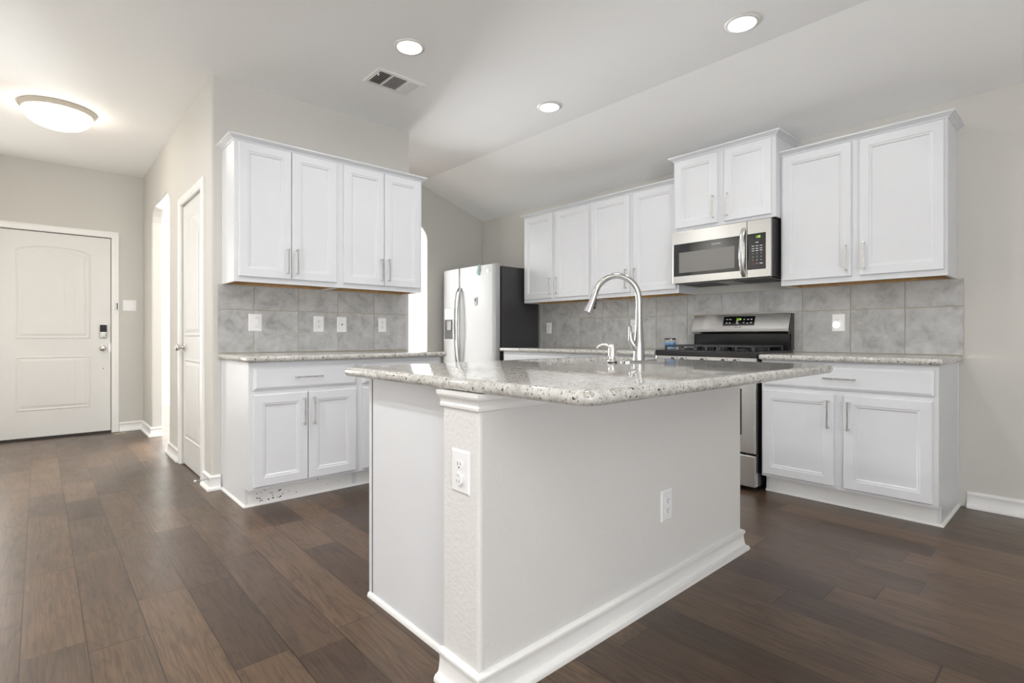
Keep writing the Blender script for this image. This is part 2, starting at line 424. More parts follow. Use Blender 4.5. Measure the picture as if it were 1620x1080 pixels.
# hall wall with the pantry door opening and the arched opening (plane x = XC, outline in (y, z))
AY0, AY1, PY0, PY1, PZ = 5.483, 6.466, 4.215, 4.945, 2.085
outline = [(YW + 0.03, 0), (PY0, 0), (PY0, PZ), (PY1, PZ), (PY1, 0)] + arch_pts(AY0, AY1, 2.333, 0.17) + [(YD, 0), (YD, H), (YW + 0.03, H)]
struct(MB().poly(outline, XC, XC + 0.095, 'x').build('wall_hall', 'wall', bevel=0.014, seg=3))
wh = COL.objects['wall_hall']; wh.modifiers['bevel'].limit_method = 'WEIGHT'
bw = wh.data.attributes.new('bevel_weight_edge', 'FLOAT', 'EDGE')
for e_ in wh.data.edges:            # only the arched opening has rounded plaster edges
    a_, b_ = (wh.data.vertices[q].co for q in e_.vertices)
    bw.data[e_.index].value = 1.0 if abs(a_.x - b_.x) < 1e-4 and all(AY0 - 0.001 < q.y < AY1 + 0.001 for q in (a_, b_)) and (a_ - b_).length > 0.005 and not (a_.z < 0.01 and b_.z < 0.01) else 0.0
# passage wall beyond the cabinets, with the arched opening (plane y = YN)
outline = [(XE, 0)] + arch_pts(2.50, 3.346, 2.333, 0.20) + [(XR, 0), (XR, HR), (XK, H), (XE, H)]
struct(MB().poly(outline, YN, YN + 0.10, 'y').build('wall_passage', 'wall', bevel=0.010, seg=3))
# entry wall with the front door opening and an added sidelight opening
DX0, DX1 = -0.345, 0.578
outline = [(-0.85, 0), (-0.81, 0), (-0.81, 2.12), (-0.43, 2.12), (-0.43, 0), (DX0, 0), (DX0, 2.085), (DX1, 2.085), (DX1, 0), (XC + 0.095, 0), (XC + 0.095, H), (-0.85, H)]
struct(MB().poly(outline, YD, YD + 0.12, 'y').build('wall_entry', 'wall'))
window('added_sidelight', 'y', YD + 0.06, -0.81, -0.43, 0.0, 2.12)  # unseen window added beside the door to bring light into the hall
struct(MB().box(-0.97, -0.85, 2.6, YD + 0.12, 0, H).build('wall_left', 'wall'))
struct(MB().box(-4.1, -0.85, 2.6, 2.72, 0, H).build('wall_living', 'wall'))
# outer walls of the living room with window openings
def wall_holes(name, axis, d0, d1, a, b, holes, mat='wall'):
    hs = [[(x0, z0), (x1, z0), (x1, z1), (x0, z1)] for x0, x1, z0, z1 in holes]
    return struct(MB().poly([(a, 0), (b, 0), (b, H), (a, H)], d0, d1, axis, hs).build(name, mat))
wall_holes('wall_back', 'y', -4.1, -3.98, -4.1, 4.3, [(-2.85, -0.25, 0.65, 2.25), (0.95, 2.85, 0.06, 2.2)])
wall_holes('wall_window', 'x', -4.1, -3.98, -3.98, 2.6, [(-1.95, 0.75, 0.65, 2.35)])
window('window_1', 'y', -4.04, -2.85, -0.25, 0.65, 2.25)
window('window_2', 'y', -4.04, 0.95, 2.85, 0.06, 2.2)
window('window_3', 'x', -4.04, -1.95, 0.75, 0.65, 2.35)
# dining room seen through the two arches
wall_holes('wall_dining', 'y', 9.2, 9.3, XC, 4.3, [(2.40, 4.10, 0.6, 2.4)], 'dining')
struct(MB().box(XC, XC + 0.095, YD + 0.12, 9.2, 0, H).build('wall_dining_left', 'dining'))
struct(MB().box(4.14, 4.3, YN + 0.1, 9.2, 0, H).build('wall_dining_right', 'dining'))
window('window_4', 'y', 9.25, 2.40, 4.10, 0.6, 2.4)

def base(name, pts): return struct(MB().sweep(pts, BASE).build(name, 'trim', smooth=True, angle=50))
base('baseboard_range', [(XR, 0.508), (XR, -3.98)])
base('baseboard_corner', [(XC, PY0 - 0.066), (XC, YW), (0.912, YW)])
base('baseboard_hall', [(XC + 0.09, AY0), (XC, AY0), (XC, PY1 + 0.066)])
base('baseboard_entry', [(DX1 + 0.068, YD), (XC, YD), (XC, AY1), (XC + 0.09, AY1)])
base('baseboard_passage', [(3.346, YN), (3.46, YN)])
base('baseboard_dining', [(XC + 0.095, 9.2), (4.14, 9.2)])

# casings
CAS = [(0, 0), (0, 0.012), (0.008, 0.017), (0.020, 0.018), (0.045, 0.015), (0.058, 0.018), (0.066, 0.012), (0.066, 0)]
def casing(name, axis, wallpos, a, b, top):
    """mitred casing round an opening a..b (along the wall) up to top; stands out towards -axis"""
    L = []
    for (u, z, su, sz) in ((a, 0, -1, 0), (a, top, -1, 1), (b, top, 1, 1), (b, 0, 1, 0)):
        l = []
        for o, d in CAS:
            uu, zz = u + su * o, z + sz * o
            l.append((uu, wallpos - d, zz) if axis == 'y' else (wallpos - d, uu, zz))
        L.append(l)
    return struct(MB().loops(L).build(name, 'trim'))
casing('trim_1', 'y', YD, DX0, DX1, 2.085)
casing('trim_2', 'x', XC, PY0, PY1, PZ)

# ------------------------------------------------------------------ doors of the setting
def panel_outline(a, b, z0, z1, rise, ins, n=16):
    a += ins; b -= ins; z0 += ins; zs = z1 - rise - ins * (0.9 if rise else 1)
    p = [(a, z0), (b, z0), (b, zs)]
    if rise:
        for k in range(1, n):
            t = k / n; u = b + (a - b) * t
            p.append((u, zs + rise * (1 - (2 * t - 1) ** 2) ** 0.75))
    p.append((a, zs)); return p
def moulded_panel(m, a, b, z0, z1, rise, y, planks):
    """proud ogee moulding and a field of vertical planks on a door face at plane y (facing -y)"""
    prof = [(0, -0.001), (0.004, 0.004), (0.012, 0.006), (0.02, 0.0015), (0.03, 0.0015), (0.048, 0.006), (0.05, 0.0055)]
    L = [[(u, y - d, z) for u, z in panel_outline(a, b, z0, z1, rise, ins)] for ins, d in prof]
    m.loops(L, cap0=False, cap1=True)
    # V-grooved planks of the field
    fo = panel_outline(a, b, z0, z1, rise, 0.055)
    fa, fb = fo[0][0], fo[1][0]
    def top(u):
        zs = z1 - rise - 0.055 * (0.9 if rise else 1); t = (u - fb) / (fa - fb)
        return zs + (rise * max(0, 1 - (2 * t - 1) ** 2) ** 0.75 if rise else 0)
    w = (fb - fa) / planks
    for k in range(planks):
        u0, u1 = fa + k * w + 0.0016, fa + (k + 1) * w - 0.0016
        pts = [(u0, z0 + 0.055), (u1, z0 + 0.055)] + [(u1 + (u0 - u1) * q / 4, top(u1 + (u0 - u1) * q / 4) - 0.002) for q in range(5)]
        m.poly(pts, y - 0.0085, y - 0.004, 'y')
    return m
# front door: slab face at YD + 0.03
FY = YD + 0.012
m = MB().box(DX0 + 0.004, DX1 - 0.005, FY, FY + 0.045, 0.022, 2.078)
moulded_panel(m, -0.176, 0.403, 1.006, 1.950, 0.055, FY, 6)
moulded_panel(m, -0.172, 0.408, 0.286, 0.830, 0, FY, 6)
d1 = struct(m.build('door_1', 'door'))
def knob(parent, x, y, z, axis, name='door_knob', s=1.0):
    o = MB().lathe([(0.0, 0), (0.033 * s, 0), (0.033 * s, 0.006), (0.016 * s, 0.012), (0.012 * s, 0.022), (0.014 * s, 0.034), (0.024 * s, 0.040), (0.0285 * s, 0.050), (0.027 * s, 0.060), (0.018 * s, 0.067), (0.0, 0.069)], (x, y, z), 24, axis)
    return o.build(name, 'nickel', parent, smooth=True, angle=60)
knob(d1, 0.505, FY, 0.905, 'y')
lk = MB().box(0.478, 0.540, FY - 0.024, FY, 1.012, 1.150).build('keypad_lock', 'nickel', d1, bevel=0.008)
MB().box(0.480, 0.538, FY - 0.030, FY - 0.024, 1.076, 1.152).build('battery_cover', 'black', lk, bevel=0.003)
MB().lathe([(0.0, 0), (0.021, 0), (0.021, 0.012), (0.014, 0.018), (0, 0.018)], (0.509, FY - 0.024, 1.044), 20, 'y').box(0.505, 0.513, FY - 0.052, FY - 0.030, 1.024, 1.064).build('thumb_turn', 'nickel', lk, bevel=0.001)
MB().box(DX1 - 0.026, DX1 - 0.003, FY - 0.003, FY, 0.862, 0.955).build('latch_plate', 'nickel', d1)
MB().lathe([(0, 0), (0.005, 0), (0.004, 0.003), (0, 0.003)], (0.509, FY, 0.687), 10, 'y').build('screw', 'inkdark', d1)
MB().box(DX0 + 0.004, DX1 - 0.005, FY - 0.004, FY + 0.05, 0.004, 0.022).box(DX1 - 0.004, DX1 + 0.002, FY + 0.002, FY + 0.05, 0.0, 2.083).box(DX0, DX1, FY + 0.004, FY + 0.05, 2.079, 2.084).build('weather_strip', 'weather', d1)
MB().box(DX0, DX1, YD - 0.004, YD + 0.11, 0.0, 0.006).build('threshold', 'slot', d1)
# pantry door: slab face at XC + 0.012, built facing -y and turned onto the hall wall
rot = Matrix.Rotation(-PI / 2, 4, 'Z')
pd_o = bpy.data.objects.new('door_2', None)
m = MB().box(0, 0.716, 0, 0.035, 0.012, 2.076)
moulded_panel(m, 0.075, 0.600 + 0.041, 1.03, 1.965, 0.10, 0, 5)
moulded_panel(m, 0.075, 0.600 + 0.041, 0.215, 0.855, 0, 0, 5)
d2 = struct(m.build('door_2', 'door'))
d2.location = (XC + 0.010, PY1 - 0.007, 0); d2.rotation_euler = (0, 0, -PI / 2)
bpy.data.objects.remove(pd_o)
knob(d2, 0.062, 0, 0.943, 'y', s=0.95)
for hz in (1.866, 1.10, 0.345):
    MB().box(0.690, 0.715, -0.003, 0, hz - 0.045, hz + 0.045).lathe([(0, 0), (0.006, 0), (0.006, 0.09), (0, 0.09)], (0.714, -0.006, hz - 0.045), 10).build('hinge', 'nickel', d2)

# ------------------------------------------------------------------ cabinets
def pull(name, parent, x, y, z, length, vertical):
    """flat bar pull on two posts; (x, z) its centre, y the face it stands on (facing -y)"""
    m = MB(); h = length / 2; t = 0.0048
    if vertical:
        m.box(x - t, x + t, y - 0.034, y - 0.026, z - h, z + h)
        for s in (-1, 1): m.box(x - t, x + t, y - 0.027, y, z + s * (h - 0.007) - 0.0045, z + s * (h - 0.007) + 0.0045)
    else:
        m.box(x - h, x + h, y - 0.034, y - 0.026, z - t, z + t)
        for s in (-1, 1): m.box(x + s * (h - 0.007) - 0.0045, x + s * (h - 0.007) + 0.0045, y - 0.027, y, z - t, z + t)
    return m.build(name, 'nickel', parent, bevel=0.001)
DOORP = [(0.0, 0.0), (0.0, 0.015), (0.004, 0.019), (0.052, 0.019), (0.054, 0.0165), (0.061, 0.0155), (0.064, 0.0155), (0.070, 0.0085), (0.0705, 0.0085)]
DRAWP = [(0.0, 0.0), (0.0, 0.009), (0.003, 0.012), (0.016, 0.019), (0.018, 0.019)]
def cab_door(parent, a, b, z0, z1, yf, hx, hz, hlen=0.172):
    d = MB().nested(a, b, z0, z1, DOORP, yf).build('door', 'cab', parent)
    pull('handle', d, hx, yf - 0.019, hz, hlen, True); return d
def cab_drawer(parent, a, b, z0, z1, yf, hlen=0.172):
    d = MB().nested(a, b, z0, z1, DRAWP, yf).build('drawer', 'cab', parent)
    pull('handle', d, (a + b) / 2, yf - 0.019, (z0 + z1) / 2, hlen, False); return d
CROWN = [(0, 0), (0.005, 0.001), (0.006, 0.007), (0.010, 0.009), (0.018, 0.015), (0.029, 0.021), (0.031, 0.024), (0.036, 0.025), (0.036, 0.033), (0, 0.033)]
def crown(parent, w, d, z, left, right):
    pts = ([(0, -0.001)] if left else []) + [(0, -d), (w, -d)] + ([(w, -0.001)] if right else [])
    MB().sweep(pts, [(o, z + h) for o, h in CROWN]).build('crown_moulding', 'cab', parent)
def wall_cabinet(label, group, loc, rz, w, d, z0, z1, doors, sides, crowns, dz0=0.034, dz1=0.020):
    """hung cabinet; local x along the wall, wall at y = 0, front towards -y"""
    t = thing('wall_cabinet', label, 'cabinet', loc, rz, group)
    ft = 0.019
    m = MB().mat(0)
    m.box(0, 0.016, -d + ft, 0, z0, z1).box(w - 0.016, w, -d + ft, 0, z0, z1).box(0.016, w - 0.016, -d + ft, -0.002, z1 - 0.016, z1)
    m.build('cabinet_box', 'cab', t, bevel=0.001)
    m = MB().box(0.016, w - 0.016, -d + ft, -0.002, z0 + 0.022, z0 + 0.034).box(0.016, w - 0.016, -0.02, -0.003, z0 + 0.004, z0 + 0.022).box(0.016, 0.030, -d + ft, -0.02, z0 + 0.004, z0 + 0.022).box(w - 0.030, w - 0.016, -d + ft, -0.02, z0 + 0.004, z0 + 0.022)
    m.box(0.016, w - 0.016, -d + ft, -d + ft + 0.004, z0 + 0.003, z0 + 0.022)
    m.build('bottom_panel', 'wood_raw', t)
    m = MB()
    fw = 0.040
    m.poly([(0, z0), (w, z0), (w, z1), (0, z1)], -d, -d + ft, 'y', [[(fw, z0 + fw), (w - fw, z0 + fw), (w - fw, z1 - fw), (fw, z1 - fw)]])
    mid = (doors[0][1] + doors[1][0]) / 2
    m.box(mid - 0.035, mid + 0.035, -d, -d + ft, z0 + fw, z1 - fw)
    m.build('face_frame', 'cab', t, bevel=0.001)
    for i, (a, b) in enumerate(doors):
        hx = b - 0.028 if i == 0 else a + 0.028
        cab_door(t, a, b, z0 + dz0, z1 - dz1, -d, hx, z0 + dz0 + 0.034 + 0.086)
    crown(t, w, d, z1 - 0.014, *crowns)
    return t
# left-hand wall: two 27-inch units
g = 'wall cabinets over the left-hand counter'
ca = wall_cabinet('left white double-door wall cabinet above the left counter, beside the pantry corner', g, (0.921, YW, 0), 0, 0.696, 0.300, 1.384, 2.300, [(0.025, 0.351), (0.356, 0.672)], None, (True, False))
cb = wall_cabinet('right white double-door wall cabinet above the left counter, nearer the refrigerator', g, (1.617, YW, 0), 0, 0.694, 0.300, 1.384, 2.300, [(0.027, 0.351), (0.356, 0.671)], None, (False, True))
g = 'wall cabinets over the range wall'
RZ = -PI / 2
wall_cabinet('farthest white wall cabinet on the range wall, next to the refrigerator', g, (XR, 4.090, 0), RZ, 0.913, 0.300, 1.384, 2.300, [(0.016, 0.425), (0.469, 0.897)], None, (True, False))
wall_cabinet('white double-door wall cabinet just left of the microwave, behind the faucet arc', g, (XR, 3.177, 0), RZ, 0.919, 0.300, 1.384, 2.300, [(0.015, 0.446), (0.485, 0.899)], None, (False, False))
wall_cabinet('short raised white wall cabinet directly above the microwave', g, (XR, 2.250, 0), RZ, 0.783, 0.388, 1.862, 2.436, [(0.021, 0.369), (0.421, 0.757)], None, (True, True), 0.022, 0.022)
wall_cabinet('wide white wall cabinet right of the microwave, at the bare wall end', g, (XR, 1.466, 0), RZ, 0.910, 0.300, 1.384, 2.300, [(0.013, 0.432), (0.476, 0.896)], None, (False, True))

def base_cabinet(label, group, loc, rz, w, doors, drawer, left_end=False, right_end=False, name='base_cabinet', chips=False, d=0.610, notch=True):
    t = thing(name, label, 'cabinet', loc, rz, group)
    ft, zt, ztop, td = 0.019, 0.112, 0.8755, d - 0.072
    def side(x0, x1):
        if not notch: return [(-0.002, 0), (-d + ft, 0), (-d + ft, ztop), (-0.002, ztop)]
        return [(-0.002, 0), (-td, 0), (-td, zt), (-d + ft, zt), (-d + ft, ztop), (-0.002, ztop)]
    m = MB().poly(side(0, 0), 0, 0.016, 'x').poly(side(0, 0), w - 0.016, w, 'x').box(0.016, w - 0.016, -d + ft, -0.003, zt, zt + 0.016).box(0.016, w - 0.016, -d + ft, -0.003, ztop - 0.016, ztop)
    m.build('cabinet_box', 'cab', t, bevel=0.001)
    k = MB().box(0.016, w - 0.016, -td, -td + 0.014, 0, zt).build('toe_kick', 'trim', t)
    if chips:
        c = MB(); rr = random.Random(4)
        for q in range(34):
            x = 0.06 + rr.random() * (0.16 if q < 24 else 0.55); z = 0.025 + rr.random() * 0.075 if q > 10 else 0.022 + rr.random() * 0.006
            r = 0.0022 + rr.random() * 0.003
            c.lathe([(0, 0), (r, 0), (r * 0.8, 0.0006), (0, 0.0006)], (x, -td, z), 7, 'y')
        tag(c.build('chipped_paint', 'chipped', k), kind='stuff')
    x0, x1 = (0 if left_end else 0.0), w
    if not notch: MB().sweep([(w, -d), (w, -0.004)], [(0, 0), (0.012, 0), (0.0115, 0.006), (0.009, 0.013), (0.004, 0.0175), (0, 0.018)]).build('shoe_moulding', 'trim', t); right_end = False; MB().box(w - 0.001, w + 0.0006, -d + 0.020, -d + 0.0255, 0.02, ztop).build('panel_gap', 'inkdark', t); MB().box(w, w + 0.003, -d, -d + 0.0195, 0.0, ztop).build('stile', 'cab', t)
    pts = ([(0, -0.004)] if left_end else []) + [(0, -td), (w, -td)] + ([(w, -0.004)] if right_end else [])
    MB().sweep(pts, [(0, 0), (0.012, 0), (0.0115, 0.005), (0.009, 0.010), (0.004, 0.0135), (0, 0.014)]).build('shoe_moulding', 'trim', t)
    if left_end: MB().box(-0.004, 0, -0.022, -0.002, 0.10, ztop).build('scribe_strip', 'cab', t)
    if right_end: MB().box(w, w + 0.004, -0.022, -0.002, 0.10, ztop).build('scribe_strip', 'cab', t)
    m = MB(); fw = 0.038
    m.poly([(0, zt), (w, zt), (w, ztop), (0, ztop)], -d, -d + ft, 'y', [[(fw, zt + fw), (w - fw, zt + fw), (w - fw, 0.675), (fw, 0.675)], [(fw, 0.713), (w - fw, 0.713), (w - fw, ztop - 0.028), (fw, ztop - 0.028)]])
    mid = (doors[0][1] + doors[1][0]) / 2
    m.box(mid - 0.035, mid + 0.035, -d, -d + ft, zt + fw, 0.675)
    m.build('face_frame', 'cab', t, bevel=0.001)
    for a, b in drawer: cab_drawer(t, a, b, 0.708, 0.850, -d)
    for i, (a, b) in enumerate(doors):
        hx = b - 0.028 if i % 2 == 0 else a + 0.028
        cab_door(t, a, b, 0.130, 0.682, -d, hx, 0.682 - 0.033 - 0.086)
    return t
g = 'base cabinets under the left-hand counter'
base_cabinet('white base cabinet with one drawer and two doors, left counter end, chipped toe kick', g, (0.921, YW, 0), 0, 0.696, [(0.023, 0.345), (0.351, 0.672)], [(0.023, 0.672)], left_end=True, chips=True)
base_cabinet('white base cabinet half hidden behind the island, under the right part of the left counter', g, (1.617, YW, 0), 0, 0.668, [(0.025, 0.331), (0.337, 0.645)], [(0.025, 0.645)], right_end=True)
g = 'base cabinets along the range wall'
base_cabinet('white base cabinet right of the stove with a wide drawer above two doors', g, (XR, 1.470, 0), RZ, 0.921, [(0.010, 0.429), (0.480, 0.897)], [(0.020, 0.904)], right_end=True)
base_cabinet('white base cabinet left of the stove, only its top rail showing over the island', g, (XR, 3.170, 0), RZ, 0.908, [(0.015, 0.430), (0.480, 0.893)], [(0.015, 0.893)])
base_cabinet('white base cabinet against the dark refrigerator side, its top edge showing over the island', g, (XR, 4.075, 0), RZ, 0.903, [(0.015, 0.430), (0.480, 0.888)], [(0.015, 0.888)], left_end=True)

# ------------------------------------------------------------------ countertops
def rrect(x0, x1, y0, y1, r, n=6):
    """rounded rectangle, counter-clockwise; r = radii of (x0y0, x1y0, x1y1, x0y1)"""
    p = []
    for (cx, cy, a0, rr) in ((x0, y0, PI, r[0]), (x1, y0, 1.5 * PI, r[1]), (x1, y1, 0, r[2]), (x0, y1, 0.5 * PI, r[3])):
        sx = 1 if cx == x0 else -1; sy = 1 if cy == y0 else -1
        for k in range(n + 1):
            a = a0 + (PI / 2) * k / n
            p.append((cx + sx * rr + rr * math.cos(a), cy + sy * rr + rr * math.sin(a)))
    return p
def countertop(label, x0, x1, y0, y1, zt, th, ends, rad, hole=None, flat=(False, False, False, False)):
    """slab with a full bullnose on the exposed sides; flat = plain edges (y0, x1, y1, x0)"""
    m = MB(); L = []; R = th / 2
    prof = [(R * (1 - math.sin(a)), R * math.cos(a)) for a in [PI * k / 10 for k in range(11)]]
    for ins, dz in prof:
        i = [0 if fl else ins for fl in flat]
        L.append([(x, y, zt - R + dz) for x, y in rrect(x0 + i[3], x1 - i[1], y0 + i[0], y1 - i[2], [max(0.0005, q - ins) for q in rad])])
    m.loops(L, cap0=False, cap1=False)
    for z, ring in ((zt, L[0]), (zt - th, L[-1])):
        rings = [[(p[0], p[1]) for p in ring]] + ([hole] if hole else [])
        flatp = [p for r in rings for p in r]
        tri = tessellate_polygon([[Vector((p[0], p[1], 0)) for p in r] for r in rings])
        m.add([(p[0], p[1], z) for p in flatp], tri)
    if hole:
        n = len(hole); m.add([(p[0], p[1], zt) for p in hole] + [(p[0], p[1], zt - th) for p in hole], [(i, (i + 1) % n, (i + 1) % n + n, i + n) for i in range(n)])
    o = m.build('countertop', 'granite', smooth=True, angle=50)
    return tag(o, label, 'countertop')
countertop('granite countertop on the left-hand cabinets with four outlet plates above it', 0.897, 2.318, YW - 0.660, YW - 0.003, 0.914, 0.036, None, [0.02, 0.02, 0.0005, 0.0005], flat=(False, False, True, False))
countertop('granite countertop right of the stove, ending at the bare wall', 3.512, XR - 0.003, 0.522, 1.476, 0.914, 0.036, None, [0.015, 0.0005, 0.0005, 0.01], flat=(False, True, False, False))
countertop('granite countertop between the stove and the refrigerator', 3.512, XR - 0.003, 2.258, 4.095, 0.914, 0.036, None, [0.01, 0.0005, 0.0005, 0.02], flat=(False, True, False, False))
hole = rrect(1.742, 2.452, 1.552, 1.925, [0.06] * 4, 8)
CX0, CX1, CY0, CY1, ZI = 0.893, 2.540, 0.737, 1.997, 0.912
countertop('large granite island countertop with a rounded bar overhang and the sink cut-out', CX0, CX1, CY0, CY1, ZI, 0.036, None, [0.05, 0.05, 0.03, 0.03], hole)

# ------------------------------------------------------------------ island
IX0, IX1, IY0, IY1, IXP = 0.908, 2.528, 1.1425, 1.322, 0.980
isl = thing('kitchen_island', 'white textured island half wall with tall baseboard in the foreground', 'kitchen island', (IX0, IY0, 0))
O = (IX0, IY0, 0)
MB().box(IX0, IX1, IY0, IY1, 0, ZI - 0.0365).build('half_wall', 'islandwall', isl, bevel=0.012, origin=O, seg=3)
MB().sweep([(IX1, IY1), (IX1, IY0), (IX0, IY0), (IX0, IY1)][::-1], BASE).build('baseboard', 'trim', isl, smooth=True, origin=O, angle=50)
CAP = [(0, 0.822), (0.004, 0.822), (0.008, 0.826), (0.009, 0.833), (0.006, 0.838), (0.008, 0.846), (0.013, 0.853), (0.017, 0.858), (0.017, 0.862), (0.021, 0.863), (0.022, 0.8745), (0, 0.8745)]
MB().sweep([(IX0, IY1), (IX0, IY0), (IX0 + 0.62, IY0)], CAP).build('cap_moulding', 'trim', isl, smooth=True, origin=O, angle=35)
g = 'base cabinets at the back of the island'
b1 = base_cabinet('white island base cabinet whose plain end panel faces left beside the textured post', g, (IXP + 0.740, IY1, 0), PI, 0.740, [(0.025, 0.367), (0.373, 0.715)], [(0.025, 0.715)], right_end=True, notch=False)
base_cabinet('white island base cabinet under the sink, facing away behind the half wall', g, (IX1, IY1, 0), PI, IX1 - IXP - 0.742, [(0.025, 0.400), (0.406, 0.780)], [(0.025, 0.780)])

# sink under the cut-out
sk = thing('kitchen_sink', 'undermount steel sink below the island cut-out', 'sink', (2.097, 1.7385, 0.68))
m = MB(); L = []
for ins, z in ((-0.006, 0.8755), (0.0, 0.8755), (0.004, 0.72), (0.02, 0.695), (0.05, 0.688)):
    L.append([(x, y, z) for x, y in rrect(1.742 + ins, 2.452 - ins, 1.552 + ins, 1.925 - ins, [0.06] * 4, 6)])
for ins, z in ((0.05, 0.682), (-0.002, 0.70), (-0.006, 0.874)):
    L.append([(x, y, z) for x, y in rrect(1.742 + ins, 2.452 - ins, 1.552 + ins, 1.925 - ins, [0.06] * 4, 6)])
m.loops(L[:5], cap0=False, cap1=True); m.loops(L[5:] + [L[0]], cap0=True, cap1=False)
m.build('basin', 'steel', sk, smooth=True, origin=(2.097, 1.7385, 0.68))
MB().lathe([(0, 0.001), (0.02, 0.001), (0.042, 0.004), (0.044, 0.0)], (2.097, 1.7385, 0.689), 24).build('drain', 'chrome', sk, smooth=True, origin=(2.097, 1.7385, 0.68))

# ------------------------------------------------------------------ faucet
FX, FYY = 2.155, 1.470
fa = thing('faucet', 'brushed steel pull-down faucet with high arc beside the sink', 'faucet', (FX, FYY, ZI))
sd = Vector((-0.55, 0.835, 0)).normalized()
m = MB(); L = []
for ins, z in ((0.0, 0.0), (0.0, 0.004), (0.003, 0.006)):
    L.append([(x, y, z) for x, y in rrect(-0.127 + ins, 0.127 - ins, -0.031 + ins, 0.031 - ins, [0.03 - ins] * 4, 6)])
m.loops(L).build('deck_plate', 'chrome', fa, smooth=True, angle=40)
m = MB().lathe([(0.0, 0.006), (0.0275, 0.006), (0.0265, 0.02), (0.0255, 0.05), (0.0245, 0.08), (0.0220, 0.105), (0.0190, 0.140), (0.0168, 0.180), (0.0155, 0.215), (0.0150, 0.243), (0.0, 0.243)], (0, 0, 0), 28)
m.build('body', 'chrome', fa, smooth=True, angle=60)
path = [(0, 0, 0.244), (0, 0, 0.27)]; 
for k in range(0, 25):
    t = math.radians(166) * k / 24
    a = 0.108 - 0.108 * math.cos(t); z = 0.298 + 0.119 * math.sin(t)
    path.append((sd.x * a, sd.y * a, z))
MB().tube(path, 0.0146, 18).build('spout', 'chrome', fa, smooth=True, angle=60)
p0 = Vector(path[-1]); dr = (Vector(path[-1]) - Vector(path[-2])).normalized()
dr = (dr + Vector((sd.x * 0.10, sd.y * 0.10, 0))).normalized()
MB().tube([p0, p0 + dr * 0.002], [0.0152, 0.0152], 18).build('collar', 'nickel', fa, smooth=True, angle=60)
q = p0 + dr * 0.002
hd = MB().tube([q, q + dr * 0.02, q + dr * 0.06, q + dr * 0.088, q + dr * 0.090], [0.0148, 0.0160, 0.0195, 0.0222, 0.0195], 20).build('spray_head', 'chrome', fa, smooth=True, angle=50)
bd = Vector((0.742, -0.67, 0)); bd = (bd - dr * bd.dot(dr)).normalized()
MB().tube([q + dr * (0.022 + 0.0055 * k) + bd * (0.0145 + 0.0021 * k * 0.55) for k in range(9)], [0.002, 0.0055, 0.0062, 0.006, 0.0058, 0.006, 0.0066, 0.006, 0.002], 10).build('spray_button', 'black', hd, smooth=True)
hdir = Vector((-0.86, 0.507, 0)).normalized()
hpath = [(0.004, 0.052), (0.020, 0.066), (0.034, 0.086), (0.042, 0.108), (0.0445, 0.135), (0.046, 0.168), (0.046, 0.172)]
m = MB().tube([hdir * a + Vector((0, 0, z)) for a, z in hpath], [0.015, 0.019, 0.0165, 0.0125, 0.0092, 0.0078, 0.003], 16)
m.build('handle', 'chrome', fa, smooth=True, angle=60)

sp = thing('soap_dispenser', 'small brushed steel soap dispenser left of the faucet', 'soap dispenser', (1.951, 1.475, ZI))
MB().lathe([(0, 0), (0.0225, 0), (0.0225, 0.005), (0.020, 0.006), (0, 0.006)], (0, 0, 0), 24).build('gasket', 'black', sp)
MB().lathe([(0, 0.006), (0.0205, 0.006), (0.019, 0.012), (0.0125, 0.016), (0.0115, 0.030), (0.0185, 0.031), (0.0185, 0.082), (0.0165, 0.085), (0, 0.085)], (0, 0, 0), 24).build('pump_body', 'nickel', sp, smooth=True, angle=40)
sdd = Vector((-0.74, 0.67, 0))
MB().tube([tuple(sdd * a + Vector((0, 0, z))) for a, z in ((0.010, 0.072), (0.022, 0.079), (0.036, 0.084), (0.050, 0.083), (0.062, 0.077), (0.072, 0.067))], [0.0085, 0.008, 0.0072, 0.0065, 0.0055, 0.0045], 12).build('spout', 'nickel', sp, smooth=True, angle=60)

# ------------------------------------------------------------------ tile backsplashes (grout bed and tiles in one mesh)
def backsplash(label, loc, rz, w, xs, z0, z1):
    """xs: vertical joints along local x; horizontal joint at z = 1.216"""
    m = MB().mat(0).box(0, w, -0.004, -0.0005, z0, z1).mat(1)
    g = 0.0022; xs = [0] + [x for x in xs if 0.02 < x < w - 0.02] + [w]; zs = [z0, 0.9165, 1.216, z1]
    for i in range(len(xs) - 1):
        for k in range(1, 3):
            a, b, c, e = xs[i] + g, xs[i + 1] - g, zs[k] + g, zs[k + 1] - g
            L = [[(a + q, -d, c + q), (b - q, -d, c + q), (b - q, -d, e - q), (a + q, -d, e - q)] for q, d in ((0, 0.004), (0, 0.0072), (0.0012, 0.0085))]
            m.loops(L, cap0=False)
    o = m.build('tile_backsplash', ['caulk', 'tile']); o.location = loc; o.rotation_euler = (0, 0, rz)
    return tag(o, label, 'backsplash')
backsplash('grey marbled tile backsplash behind the left-hand counter with four plates', (0.895, YW, 0), 0, 1.449, [0.227, 0.533, 0.839, 1.146], 0.9145, 1.386)
backsplash('long grey marbled tile backsplash along the range wall behind the stove', (XR, 4.112, 0), RZ, 4.112 - 0.522, [4.112 - (0.814 + 0.3065 * k) for k in range(10, -1, -1)], 0.9145, 1.386)

